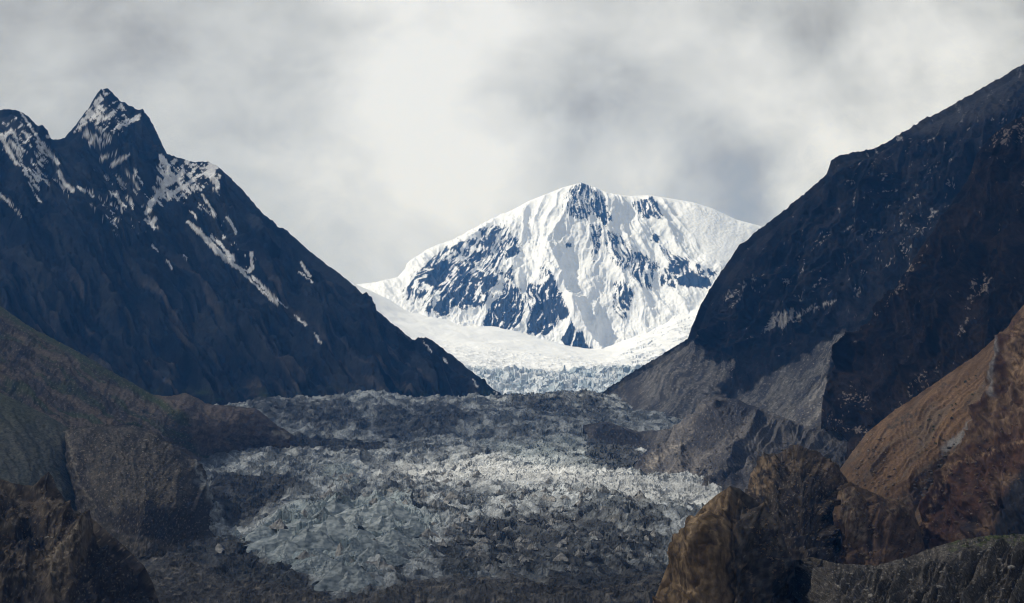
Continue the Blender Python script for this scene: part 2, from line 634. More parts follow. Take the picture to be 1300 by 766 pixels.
    r5 = [(560, 508, 9.0), (640, 505, 9.0), (740, 505, 9.0), (820, 500, 9.1), (1020, 500, 9.2)]
    r6 = [(570, 545, 8.2), (640, 545, 8.2), (740, 545, 8.2), (1020, 545, 8.3)]
    P, U, V, t = loft([top, r2, r3, r4, r5, r6], 620, [40, 90, 90, 150, 10], smooth=True)
    T = np.broadcast_to(t[:, None], U.shape)
    X, Y = P[..., 0], P[..., 1]
    ice = sst(2.9, 3.05, T + .10 * fbm(U / 22, V / 22, U * 0, 3))
    falls = np.zeros(U.shape)
    area(falls, U, V, [(790, 450), (830, 420), (862, 400), (890, 398), (900, 430), (860, 462), (800, 470)], 1, 10)
    h = 16 * fbm(X / 260, Y / 420, X * 0, 4)
    bh, br, be = blocks(X / 46 + .5 * fbm(X / 90, Y / 90, X * 0, 2), Y / 80, seed=1)
    bh2, br2, be2 = blocks(X / 19, Y / 36, seed=2)
    h += ice * (34 * bh + 15 * bh2 - 22)
    bh3, br3, be3 = blocks(X / 85 + .9 * fbm(X / 120, Y / 120, X * 0, 4), Y / 190 + .9 * fbm(X / 120, Y / 150, X * 0 + 4, 4), seed=5, tilt=.5)
    h += (1 - ice) * falls * 26 * (bh3 - .3)
    cr = ridged(X / 300 + .6 * fbm(X / 200, Y / 200, X * 0, 3), Y / 95, X * 0, 3)
    crm = (1 - ice) * sst(1.2, 2.0, T)
    h += crm * (1 - falls) * (-9 * sst(.45, .8, cr)) * sst(-.2, .3, fbm(X / 350, Y / 500, X * 0 + 5, 3))
    h += crm * 9 * ridged(X / 60, Y / 80, X * 0, 4)
    P[..., 2] += h
    C = mix(WHITE, (.30, .37, .44), ice * (.45 + .9 * sst(.35, .8, br) * .5 + .4 * fbm(U / 9, V / 6, U * 0, 3)).clip(0, 1))
    C = mix(C, (.66, .69, .72), (1 - ice) * .4 * sst(.4, .75, cr))
    finish('upper_glacier', P, C, ground_mat('upper_ice', 12, 2.5, .7, .1), kind='structure', smooth=False,
           label='bright snow field breaking into blue grey ice below the snow peak')


snow_peak()


# ------------------------------------------------------------------ pointed dark mountain on the left
def left_mountain():
    ridge = [(-80, 150, 8.0), (-40, 128, 8.0), (0, 139, 8.0), (15, 138, 8.0), (30, 142, 8.0), (45, 157, 8.0), (58, 172, 8.0), (68, 178, 8.05), (82, 175, 8.05), (95, 160, 8.0),
             (110, 140, 8.0), (122, 122, 8.0), (128, 113, 8.0), (133, 113, 8.0), (137, 111, 8.0), (152, 127, 8.0), (165, 135, 7.95), (172, 139, 7.95), (181, 139, 7.9), (190, 150, 7.9),
             (198, 167, 7.85), (212, 195, 7.8), (225, 199, 7.8), (240, 205, 7.75), (262, 206, 7.7), (275, 209, 7.65), (285, 219, 7.6), (310, 243, 7.5), (335, 272, 7.4),
             (347, 280, 7.4), (352, 287, 7.38), (365, 293, 7.35), (372, 300, 7.3), (400, 325, 7.2), (430, 346, 7.1), (455, 367, 7.0), (475, 390, 6.95),
             (500, 412, 6.85), (525, 431, 6.8), (540, 428, 6.75), (555, 436, 6.7), (580, 456, 6.65), (605, 476, 6.6), (625, 492, 6.55), (645, 506, 6.5), (690, 535, 6.45)]
    back = [(u, v + 110, d + 1.4) for u, v, d in ridge]
    mid = [(-80, 300, 7.1), (0, 310, 7.1), (80, 320, 7.1), (160, 335, 7.1), (240, 350, 7.0), (330, 395, 6.8), (420, 440, 6.6), (500, 475, 6.45), (580, 505, 6.35), (680, 540, 6.3)]
    base = [(-80, 520, 6.2), (60, 530, 6.2), (200, 540, 6.15), (350, 545, 6.1), (500, 545, 6.1), (600, 545, 6.15), (680, 552, 6.2)]
    low = [(-80, 620, 5.9), (60, 620, 5.9), (200, 620, 5.9), (350, 620, 5.9), (500, 620, 5.9), (600, 620, 5.9), (680, 620, 5.95)]
    P, U, V, t = loft([back, ridge, mid, base, low], 860, [8, 230, 190, 4])
    T = np.broadcast_to(t[:, None], U.shape)
    n = normals(P)
    for _ in range(4):
        n = (n + np.roll(n, 5, 0) + np.roll(n, -5, 0) + np.roll(n, 5, 1) + np.roll(n, -5, 1))
        n /= np.linalg.norm(n, axis=-1, keepdims=True)
    n = n + 1.2 * n.mean((0, 1))
    n /= np.linalg.norm(n, axis=-1, keepdims=True)
    e = sst(1.0, 1.38, T)
    e2 = sst(1.0, 1.5, T)
    wx, wy = 14 * fbm(U / 70, V / 70, U * 0, 3), 14 * fbm(U / 70, V / 70, U * 0 + 7, 3)
    a, b = rot(U + wx, V + wy, 50)
    h = e * 105 * (ridged(a / 62, b / 300, U * 0 + 2, 3) - .35)
    h += e * 44 * (ridged(a / 17, b / 90, U * 0 + 6, 3) - .35)
    a2, b2 = rot(U, V, -38)
    h += e * 22 * (ridged(a2 / 26, b2 / 90, U * 0 + 12, 3) - .35) * (1 - sst(260, 330, V))
    h += e * broken(U, V, 50, ((36, 40), (16, 20), (7, 9)), 3)
    h += (e * .88 + .12) * 8 * fbm(U / 10, V / 10, U * 0, 5, .55)
    h += 4 * (.2 + .8 * e) * (ridged(U / 4, V / 4, U * 0, 3) - .4) * (1 - .5 * sst(330, 430, V))

    def rib(poly, w, amp):
        m = box_of(U, V, poly, w * 2.5)
        d = seg_dist(U[m], V[m], poly)
        h[m] += amp * np.exp(-(d / w)) * e2[m]
    rib([(135, 112), (150, 160), (175, 215), (178, 260), (215, 330), (300, 430)], 16, 90)
    rib([(285, 219), (275, 262), (300, 310), (380, 400), (470, 500)], 14, 60)
    rib([(352, 287), (400, 370), (460, 440), (540, 520)], 14, 50)
    rib([(15, 138), (40, 210), (80, 280), (150, 400)], 16, 70)
    rib([(540, 428), (575, 470), (620, 510)], 8, 24)
    skyline(h, P, U, T, 1.8, 34.0)
    P = P + n * h[..., None]
    u, v = proj(P)
    S = np.zeros(U.shape)
    D = np.zeros(U.shape)
    us, vs = u + 2.2 * fbm(u / 6, v / 6, u * 0, 3), v + 2.2 * fbm(u / 6, v / 6, u * 0 + 5, 3)
    for poly, w in (
            ([(27, 143), (38, 160), (52, 182), (63, 195), (73, 206)], [3, 8]), ([(0, 172), (10, 190), (20, 206), (27, 211)], [7, 4]),
            ([(14, 165), (22, 178), (27, 200)], [4, 4]), ([(29, 167), (37, 175)], [5, 3]), ([(30, 216), (40, 229), (50, 241)], [4, 4]),
            ([(37, 232), (45, 249), (54, 258)], [3, 2]), ([(45, 210), (53, 226)], [3, 2]), ([(75, 218), (82, 233), (92, 242)], [6, 8]),
            ([(100, 238), (107, 243)], [5, 5]), ([(112, 243), (118, 250)], [4, 3]), ([(160, 159), (168, 153), (176, 148)], [5, 8]),
            ([(113, 182), (122, 170)], [5, 3]), ([(126, 185), (140, 178)], [3, 3]), ([(128, 203), (136, 198), (146, 195)], [5, 3]),
            ([(143, 210), (150, 205), (166, 195)], [8, 4]), ([(148, 245), (153, 260), (155, 270)], [4, 3]), ([(144, 283), (149, 290)], [4, 2]),
            ([(0, 247), (12, 258), (28, 276)], [4, 1.5]),
            ([(205, 200), (213, 214), (211, 230), (203, 246), (192, 258), (187, 270)], [10, 9]), ([(197, 277), (193, 284), (196, 290)], [9, 5]), ([(184, 279), (194, 284)], [5, 8]),
            ([(212, 232), (225, 226), (233, 218)], [13, 7]), ([(222, 245), (240, 232), (258, 220)], [8, 3]), ([(268, 208), (270, 226), (277, 240)], [11, 3]),
            ([(255, 214), (275, 212)], [4, 6]), ([(256, 248), (266, 260), (272, 273)], [4, 5]), ([(242, 268), (249, 277)], [4, 3]),
            ([(238, 282), (255, 296), (268, 310), (285, 328), (303, 341), (322, 360), (352, 386)], [5, 7, 9, 9, 6, 4, 3]),
            ([(268, 300), (282, 312), (295, 330)], [4, 7]), ([(300, 338), (315, 346), (320, 340), (319, 322)], [5, 3, 5, 6]), ([(322, 352), (345, 376), (368, 393)], [6, 4, 1.5]),
            ([(288, 276), (295, 286), (300, 296)], [5, 4]), ([(382, 333), (388, 343), (393, 350)], [4, 5]), ([(380, 345), (397, 359)], [3, 2]),
            ([(375, 402), (388, 413)], [4, 3]), ([(400, 423), (407, 435)], [3, 4]), ([(193, 312), (200, 319)], [3, 2]), ([(212, 331), (218, 340)], [3, 3]),
            ([(232, 323), (236, 327)], [2.5, 2.5]), ([(170, 230), (176, 240)], [2, 3]), ([(167, 228), (172, 222)], [2, 2]), ([(276, 317), (281, 324)], [2, 2]),
            ([(537, 433), (548, 446)], [2, 3]), ([(563, 455), (569, 462)], [2, 2]), ([(600, 482), (607, 491)], [2, 2.5]), ([(626, 495), (632, 501)], [2, 2]),
            ([(185, 140), (199, 165), (212, 192)], [1.5, 1.5]), ([(60, 174), (80, 176)], [4, 2]), ([(82, 172), (95, 158)], [2, 4]), ([(285, 218), (320, 252), (350, 282)], [1.3, 1.2])):  # thin right-hand crest lines: bright rim light painted in snow colour
        stroke(S, us, vs, poly, list(np.interp(np.linspace(0, 1, len(poly)), np.linspace(0, 1, len(w)), [q * .78 for q in w])), 1, 2.2)
    area(D, u, v, [(132, 110), (155, 130), (165, 152), (150, 178), (120, 187), (95, 170), (108, 145)], .42, 6)
    area(D, u, v, [(130, 112), (140, 118), (125, 148), (100, 170), (90, 172), (105, 148)], .62, 5)
    area(D, u, v, [(203, 198), (225, 201), (262, 205), (284, 216), (280, 250), (262, 240), (235, 258), (205, 262), (190, 240)], .45, 7)
    area(D, u, v, [(0, 150), (30, 148), (60, 190), (90, 250), (50, 235), (20, 205), (0, 190)], .34, 8)
    area(D, u, v, [(230, 255), (262, 255), (300, 300), (340, 350), (300, 340), (250, 290)], .27, 10)
    area(D, u, v, [(110, 215), (185, 215), (200, 290), (150, 300), (110, 260)], .2, 12)
    a3, b3 = rot(u, v, -38)
    a4, b4 = rot(u, v, 48)
    g1 = fbm(a3 / 6, b3 / 22, u * 0, 6, .68)
    g2 = fbm(a4 / 6, b4 / 24, u * 0 + 4, 6, .68)
    sel = sst(205, 170, v) * .6 + sst(190, 240, u) * .5
    g = g1 * sel.clip(0, 1) + g2 * (1 - sel.clip(0, 1))
    S2 = sst(-.02, .03, D - .5 - g * 1.1) * sst(.05, .15, D)
    br = fbm(u / 3.2, v / 3.2, u * 0 + 2, 3, .6)
    S1 = sst(.40, .56, S + .55 * br * .6 + .5 * g - .06) * sst(.08, .2, S)
    S = np.clip(np.maximum(S1, S2), 0, 1)
    C = mix((.008, .012, .019), (.030, .034, .040), sst(-.4, .5, fbm(a / 20, b / 90, u * 0 + 3, 5, .6)))
    # paler rubble chutes
    ch = sst(.20, .5, fbm(a / 10, b / 130, u * 0 + 30, 3, .5)) * sst(300, 380, v)
    C = mix(C, (.075, .07, .07), ch * .75)
    C = mix(C, (.035, .055, .028), sst(.1, .5, fbm(u / 40, v / 10, u * 0, 3)) * sst(485, 505, v) * .7)
    C = mix(C, (.78, .80, .84), S)
    finish('dark_mountain', P, C, ground_mat('blue_black_rock', 22, 4, .95, .3), kind='structure',
           label='pointed dark blue mountain with snow patches rising above the left of the glacier')


left_mountain()


# ------------------------------------------------------------------ generic rocky slope
def slope(name, rows, nu, segs, mat, label, flow=135, big=(60, 260, 60), med=(14, 60, 20), fine=(5, 6), ribs=(), colour=None, smooth=False, iso=(40, 0), facet=(), jag=1.0, hold=5.0, calm=(), cracks=0, crisp=.35, kind='structure', category=None, ridge_row=1, warp=10):
    P, U, V, t = loft(rows, nu, segs, smooth=smooth)
    T = np.broadcast_to(t[:, None], U.shape)
    n = normals(P)
    k = max(2, min(nu, len(t)) // 60)
    for _ in range(4):
        n = (n + np.roll(n, k, 0) + np.roll(n, -k, 0) + np.roll(n, k, 1) + np.roll(n, -k, 1))
        n /= np.linalg.norm(n, axis=-1, keepdims=True)
    n = n + .7 * n.mean((0, 1))
    n /= np.linalg.norm(n, axis=-1, keepdims=True)
    e = sst(ridge_row, ridge_row + .35, T)
    e2 = sst(ridge_row, ridge_row + .6, T)
    sd_ = sum(map(ord, name)) % 50
    wx, wy = warp * fbm(U / 50, V / 50, U * 0 + sd_, 3), warp * fbm(U / 50, V / 50, U * 0 + 7 + sd_, 3)
    a, b = rot(U + wx, V + wy, flow)
    h = e * big[2] * (ridged(a / big[0], b / big[1], U * 0 + sd_, 4) - crisp)
    h += (e * .9 + .06) * med[2] * (ridged(a / med[0], b / med[1], U * 0 + 9 + sd_, 4) - crisp)
    h += e * iso[1] * fbm(U / iso[0], V / iso[0], U * 0 + 3 + sd_, 6, .58)
    if facet:                                       # angular broken faces
        h += e * broken(U, V, flow, facet, sd_)
    h += (e * .85 + .15) * fine[1] * fbm(U / fine[0], V / fine[0], U * 0 + sd_, 5, .58)
    if cracks:                                       # branching joints cut into the rock
        for q, (sa, sb) in enumerate(((30, 60), (44, 30))):
            nn_ = np.abs(fbm(a / sa, b / sb, U * 0 + 60 + 9 * q + sd_, 4, .55))
            h -= e * cracks * (.6 if q == 2 else 1) * (1 - sst(.0, .04, nn_))
    if calm:                                        # loose rubble lies smoother than the rock above it
        q = np.zeros(U.shape)
        for poly in calm:
            area(q, U, V, poly, 1, 7)
        h = h * (1 - .86 * q) + q * fine[1] * .35 * fbm(U / 4, V / 4, U * 0 + 2, 3)
    for poly, w, amp in ribs:
        m = box_of(U, V, poly, w * 2.5)
        d = seg_dist(U[m] + wx[m] * .5, V[m] + wy[m] * .5, poly)
        h[m] += amp * np.exp(-(d / w)) * e2[m]
    skyline(h, P, U, T, jag, hold, ridge_row)
    P = P + n * h[..., None]
    u, v = proj(P)
    nn = normals(P)
    C = colour(u, v, a, b, nn, T, P)
    kw = dict(kind=kind, label=label) if kind else dict(label=label, cat=category)
    return finish(name, P, C, mat, **kw)


# ------------------------------------------------------------------ right, far: black cliff above grey scree
M_DARK = ground_mat('black_cliff_rock', 14, 3, .95, .4)
M_SCREE = ground_mat('scree_rubble', 7, 1.6, .95, .5)
M_NEAR = ground_mat('near_rock', 9, 1.6, .95, .5)


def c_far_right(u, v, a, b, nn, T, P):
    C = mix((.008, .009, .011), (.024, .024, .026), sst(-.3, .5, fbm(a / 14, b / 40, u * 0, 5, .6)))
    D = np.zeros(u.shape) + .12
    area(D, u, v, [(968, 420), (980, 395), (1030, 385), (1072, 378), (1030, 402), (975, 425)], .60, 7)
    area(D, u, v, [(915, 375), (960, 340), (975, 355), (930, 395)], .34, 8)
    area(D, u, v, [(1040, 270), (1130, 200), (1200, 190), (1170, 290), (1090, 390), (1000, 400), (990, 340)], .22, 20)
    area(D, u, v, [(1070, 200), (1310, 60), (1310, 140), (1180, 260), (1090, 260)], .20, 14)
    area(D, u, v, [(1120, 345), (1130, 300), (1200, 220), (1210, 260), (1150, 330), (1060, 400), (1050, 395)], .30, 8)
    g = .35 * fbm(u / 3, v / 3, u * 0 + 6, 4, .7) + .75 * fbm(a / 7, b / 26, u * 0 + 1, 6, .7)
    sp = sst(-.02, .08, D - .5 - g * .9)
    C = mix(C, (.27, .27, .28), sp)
    # upper right: gravelly crest
    up = np.zeros(u.shape)
    area(up, u, v, [(1140, 165), (1310, 60), (1310, 130), (1250, 150), (1180, 170)], 1, 8)
    C = mix(C, (.07, .07, .075), up * .6)
    # scree aprons
    S = np.zeros(u.shape)
    uu, vv = u + 8 * fbm(u / 14, v / 14, u * 0, 4), v + 8 * fbm(u / 14, v / 14, u * 0 + 3, 4)
    area(S, uu, vv, [(876, 432), (893, 440), (893, 458), (906, 452), (908, 465), (932, 455), (925, 485), (905, 490), (930, 510), (880, 560), (760, 545), (770, 495)], .92, 5)
    area(S, uu, vv, [(1075, 418), (1066, 440), (1050, 470), (1045, 520), (1110, 550), (1140, 640), (880, 640), (860, 560), (905, 530), (940, 500), (990, 470)], .95, 5)
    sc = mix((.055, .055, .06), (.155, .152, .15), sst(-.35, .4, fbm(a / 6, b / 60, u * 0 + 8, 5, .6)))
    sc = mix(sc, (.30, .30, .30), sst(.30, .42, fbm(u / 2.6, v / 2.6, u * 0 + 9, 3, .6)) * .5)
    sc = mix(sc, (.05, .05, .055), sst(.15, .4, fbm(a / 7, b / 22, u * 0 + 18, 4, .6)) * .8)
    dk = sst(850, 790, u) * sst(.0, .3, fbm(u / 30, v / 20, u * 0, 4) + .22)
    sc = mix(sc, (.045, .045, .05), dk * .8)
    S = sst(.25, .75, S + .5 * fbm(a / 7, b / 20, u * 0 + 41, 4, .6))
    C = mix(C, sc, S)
    return C


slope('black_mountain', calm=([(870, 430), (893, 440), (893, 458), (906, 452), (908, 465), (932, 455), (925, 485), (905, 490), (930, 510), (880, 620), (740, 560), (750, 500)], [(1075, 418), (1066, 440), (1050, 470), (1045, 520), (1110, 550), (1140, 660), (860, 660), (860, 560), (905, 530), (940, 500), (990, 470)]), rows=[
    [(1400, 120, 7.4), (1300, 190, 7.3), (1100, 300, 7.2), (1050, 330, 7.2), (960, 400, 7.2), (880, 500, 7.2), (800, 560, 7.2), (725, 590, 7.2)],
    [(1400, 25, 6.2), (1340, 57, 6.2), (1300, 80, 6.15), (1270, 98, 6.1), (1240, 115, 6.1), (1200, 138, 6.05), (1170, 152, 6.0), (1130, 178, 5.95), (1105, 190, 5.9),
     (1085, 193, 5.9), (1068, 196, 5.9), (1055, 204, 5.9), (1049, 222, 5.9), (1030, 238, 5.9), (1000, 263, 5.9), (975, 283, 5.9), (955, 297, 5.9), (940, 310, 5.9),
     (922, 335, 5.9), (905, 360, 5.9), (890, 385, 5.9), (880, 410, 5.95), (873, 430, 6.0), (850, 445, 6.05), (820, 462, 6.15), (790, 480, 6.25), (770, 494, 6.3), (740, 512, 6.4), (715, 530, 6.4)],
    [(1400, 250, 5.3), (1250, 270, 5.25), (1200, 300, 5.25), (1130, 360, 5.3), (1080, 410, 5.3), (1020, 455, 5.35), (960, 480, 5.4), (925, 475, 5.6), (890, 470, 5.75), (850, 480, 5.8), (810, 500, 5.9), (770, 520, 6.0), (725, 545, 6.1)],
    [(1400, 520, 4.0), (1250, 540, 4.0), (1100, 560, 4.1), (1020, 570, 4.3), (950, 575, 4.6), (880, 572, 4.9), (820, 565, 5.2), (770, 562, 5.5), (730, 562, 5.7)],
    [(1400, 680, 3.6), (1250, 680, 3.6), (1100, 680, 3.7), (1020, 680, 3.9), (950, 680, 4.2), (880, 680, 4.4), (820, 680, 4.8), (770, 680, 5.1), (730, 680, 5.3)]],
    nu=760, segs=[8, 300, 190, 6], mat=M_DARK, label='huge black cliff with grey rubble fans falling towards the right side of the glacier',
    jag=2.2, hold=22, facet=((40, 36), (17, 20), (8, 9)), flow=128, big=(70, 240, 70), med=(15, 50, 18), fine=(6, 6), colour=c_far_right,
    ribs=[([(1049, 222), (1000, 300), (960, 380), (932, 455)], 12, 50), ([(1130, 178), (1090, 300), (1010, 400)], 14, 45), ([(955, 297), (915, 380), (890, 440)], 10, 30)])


# ------------------------------------------------------------------ right, middle: dark brown wall
def c_mid_right(u, v, a, b, nn, T, P):
    C = mix((.008, .007, .008), (.024, .019, .017), sst(-.3, .4, fbm(a / 16, b / 60, u * 0, 5, .6)))
    D = np.zeros(u.shape) + .03
    area(D, u, v, [(1260, 165), (1310, 140), (1310, 180), (1250, 190)], .45, 8)
    area(D, u, v, [(1130, 370), (1150, 330), (1180, 310), (1170, 330), (1140, 380), (1100, 420), (1080, 440)], .35, 6)
    area(D, u, v, [(1235, 380), (1250, 345), (1262, 350), (1255, 372)], .45, 4)
    area(D, u, v, [(1290, 240), (1310, 200), (1310, 270)], .4, 6)
    area(D, u, v, [(1210, 440), (1235, 350), (1245, 350), (1225, 420), (1190, 470), (1170, 500)], .42, 3)
    area(D, u, v, [(1075, 480), (1060, 500), (1100, 530), (1110, 500)], .3, 8)
    area(D, u, v, [(1150, 490), (1180, 460), (1230, 450), (1180, 492), (1130, 525)], .3, 5)
    area(D, u, v, [(1040, 505), (1060, 530), (1110, 545), (1085, 555), (1040, 540)], .36, 5)
    g = .6 * fbm(u / 3.2, v / 3.2, u * 0 + 6, 4, .65) + .5 * fbm(a / 7, b / 18, u * 0 + 1, 4, .6)
    C = mix(C, (.19, .165, .15), sst(-.02, .08, D - .5 - g * .9))
    return C


slope('brown_black_mountain', [
    [(1400, 200, 5.3), (1280, 260, 5.3), (1200, 350, 5.2), (1150, 420, 5.1), (1120, 470, 5.0), (1090, 560, 4.9)],
    [(1400, 80, 4.45), (1340, 120, 4.4), (1300, 145, 4.35), (1275, 160, 4.35), (1255, 176, 4.3), (1240, 195, 4.3), (1228, 230, 4.3), (1205, 262, 4.28), (1190, 285, 4.25), (1165, 320, 4.25),
     (1150, 345, 4.2), (1130, 375, 4.2), (1105, 408, 4.15), (1085, 428, 4.15), (1068, 445, 4.1), (1060, 462, 4.1), (1052, 482, 4.1), (1046, 500, 4.1), (1043, 518, 4.1), (1042, 545, 4.1)],
    [(1400, 240, 3.95), (1300, 270, 3.9), (1240, 330, 3.9), (1200, 380, 3.9), (1150, 430, 3.85), (1110, 480, 3.85), (1080, 515, 3.9), (1055, 548, 3.95)],
    [(1400, 420, 3.4), (1330, 430, 3.4), (1260, 470, 3.4), (1200, 510, 3.45), (1150, 540, 3.5), (1110, 560, 3.6), (1080, 570, 3.7)],
    [(1400, 560, 3.1), (1330, 560, 3.1), (1260, 590, 3.1), (1200, 620, 3.2), (1150, 640, 3.2), (1110, 650, 3.3), (1080, 650, 3.4)]],
    480, [8, 190, 190, 6], ground_mat('brown_black_rock', 12, 2.6, .95, .4), 'steep brown black mountain wall above the brown scree slope at the right edge',
    jag=1.5, hold=12, facet=((34, 26), (15, 14), (7, 7)), flow=118, big=(60, 220, 50), med=(13, 50, 14), fine=(6, 4), colour=c_mid_right,
    ribs=[([(1300, 145), (1270, 260), (1240, 360), (1215, 430), (1170, 495)], 9, 45), ([(1190, 285), (1150, 370), (1090, 470), (1070, 520)], 12, 45)])


# ------------------------------------------------------------------ grey moraine wall between scree and glacier
def c_moraine_r(u, v, a, b, nn, T, P):
    C = mix((.055, .055, .06), (.105, .10, .10), sst(-.4, .4, fbm(a / 14, b / 60, u * 0, 5, .6)))
    L = np.zeros(u.shape)
    uu, vv = u + 6 * fbm(u / 10, v / 10, u * 0, 3), v + 6 * fbm(u / 10, v / 10, u * 0 + 4, 3)
    stroke(L, uu, vv, [(880, 548), (868, 565), (850, 572), (832, 582), (825, 592)], [5, 9], .8, 3)
    stroke(L, uu, vv, [(900, 600), (930, 592), (955, 590)], [4, 4], .6, 3)
    stroke(L, uu, vv, [(835, 605), (850, 597), (870, 602)], [3, 4], .6, 3)
    C = mix(C, (.24, .22, .20), L * sst(-.3, .3, fbm(u / 5, v / 5, u * 0, 4)))
    K = np.zeros(u.shape)
    area(K, uu, vv, [(872, 570), (885, 530), (905, 505), (960, 500), (975, 510), (945, 530), (915, 560), (890, 575)], .75, 5)
    area(K, uu, vv, [(898, 615), (905, 598), (940, 595), (950, 620)], .8, 4)
    area(K, uu, vv, [(755, 540), (800, 545), (830, 562), (812, 595), (790, 600), (750, 575)], .9, 6)
    C = mix(C, (.025, .026, .032), K)
    C = mix(C, (.24, .23, .22), sst(.36, .46, fbm(u / 2.3, v / 2.3, u * 0 + 9, 3, .6)) * .35)
    return C


slope('grey_moraine', [
    [(1160, 600, 4.6), (1050, 600, 4.8), (960, 580, 4.9), (900, 580, 5.0), (840, 600, 5.0), (740, 600, 5.1)],
    [(1160, 560, 4.0), (1080, 545, 4.1), (1020, 540, 4.2), (970, 520, 4.35), (935, 507, 4.4), (905, 503, 4.45), (892, 506, 4.5), (880, 525, 4.55), (850, 545, 4.6), (810, 548, 4.75), (770, 535, 4.95), (740, 540, 5.0)],
    [(1160, 600, 3.7), (1080, 585, 3.75), (1020, 580, 3.8), (960, 565, 3.95), (920, 560, 4.05), (880, 570, 4.15), (850, 575, 4.25), (800, 572, 4.5), (750, 565, 4.75)],
    [(1160, 640, 3.4), (1080, 635, 3.45), (1020, 630, 3.5), (960, 616, 3.7), (900, 610, 3.85), (860, 606, 3.95), (820, 602, 4.1), (790, 598, 4.25), (750, 592, 4.5)],
    [(1160, 720, 3.2), (1080, 720, 3.2), (1020, 720, 3.3), (960, 720, 3.5), (900, 700, 3.65), (860, 690, 3.7), (820, 680, 3.9), (790, 670, 4.0), (750, 670, 4.2)]],
    560, [6, 80, 90, 6], M_SCREE, 'dark grey moraine wall of loose rubble beside the right edge of the glacier',
    facet=((22, 6), (9, 3)), flow=140, big=(40, 150, 26), med=(10, 60, 6), fine=(5, 3.5), colour=c_moraine_r,
    ribs=[([(905, 503), (880, 545), (850, 575), (820, 595)], 8, 30), ([(1000, 520), (960, 560), (905, 600)], 8, -26), ([(955, 560), (930, 590)], 6, -22)])


# ------------------------------------------------------------------ brown scree slope and orange cliff
def c_brown(u, v, a, b, nn, T, P):
    C = mix((.082, .052, .032), (.150, .098, .062), sst(-.4, .4, fbm(a / 5, b / 110, u * 0, 5, .6)))
    C = mix(C, (.11, .09, .072), sst(0, .4, fbm(a / 12, b / 90, u * 0 + 6, 4)) * .6)
    K = np.zeros(u.shape)
    uu, vv = u + 6 * fbm(u / 9, v / 9, u * 0, 3), v + 6 * fbm(u / 9, v / 9, u * 0 + 4, 3)
    area(K, uu, vv, [(1125, 540), (1150, 525), (1180, 512), (1175, 522), (1150, 540), (1125, 555)], .85, 4)
    area(K, uu, vv, [(1190, 492), (1205, 484), (1205, 490), (1193, 496)], .8, 2)
    area(K, uu, vv, [(1150, 560), (1090, 570), (1070, 600), (1090, 630), (1110, 600), (1135, 565)], .5, 8)
    area(K, uu, vv, [(1130, 640), (1160, 600), (1190, 585), (1200, 610), (1170, 660), (1150, 640)], .7, 8)
    C = mix(C, (.05, .042, .036), K * sst(-.3, .2, fbm(u / 5, v / 5, u * 0, 4)))
    G = np.zeros(u.shape)
    stroke(G, uu, vv, [(1262, 455), (1255, 500), (1240, 535), (1215, 560)], [3, 9], .8, 4)
    stroke(G, uu, vv, [(1235, 545), (1210, 562), (1200, 570)], [8, 12], .8, 4)
    C = mix(C, (.16, .165, .17), G)
    return C


slope('brown_scree_slope', [
    [(1420, 380, 3.6), (1320, 440, 3.6), (1240, 500, 3.6), (1180, 550, 3.6), (1120, 600, 3.6), (1060, 650, 3.5)],
    [(1420, 310, 3.2), (1320, 385, 3.15), (1290, 405, 3.1), (1240, 450, 3.05), (1180, 491, 3.0), (1130, 525, 2.95), (1100, 550, 2.9), (1070, 590, 2.85), (1040, 640, 2.8)],
    [(1420, 450, 2.8), (1330, 480, 2.75), (1260, 520, 2.7), (1200, 560, 2.7), (1150, 590, 2.65), (1110, 625, 2.6), (1080, 660, 2.6), (1050, 690, 2.6)],
    [(1420, 620, 2.45), (1330, 630, 2.45), (1260, 650, 2.4), (1200, 670, 2.4), (1150, 690, 2.35), (1110, 705, 2.35), (1080, 720, 2.35), (1050, 740, 2.35)],
    [(1420, 800, 2.2), (1330, 800, 2.2), (1260, 800, 2.2), (1200, 800, 2.2), (1150, 800, 2.2), (1110, 800, 2.2), (1080, 800, 2.2), (1050, 800, 2.2)]],
    480, [4, 110, 110, 6], ground_mat('brown_rubble', 4, .8, .95, .35), 'smooth brown scree slope dotted with dark shrubs below the black mountain wall',
    flow=133, big=(50, 400, 10), med=(8, 160, 3), fine=(4, 1.6), colour=c_brown,
    ribs=[([(1200, 570), (1170, 610), (1150, 650)], 14, -18)])


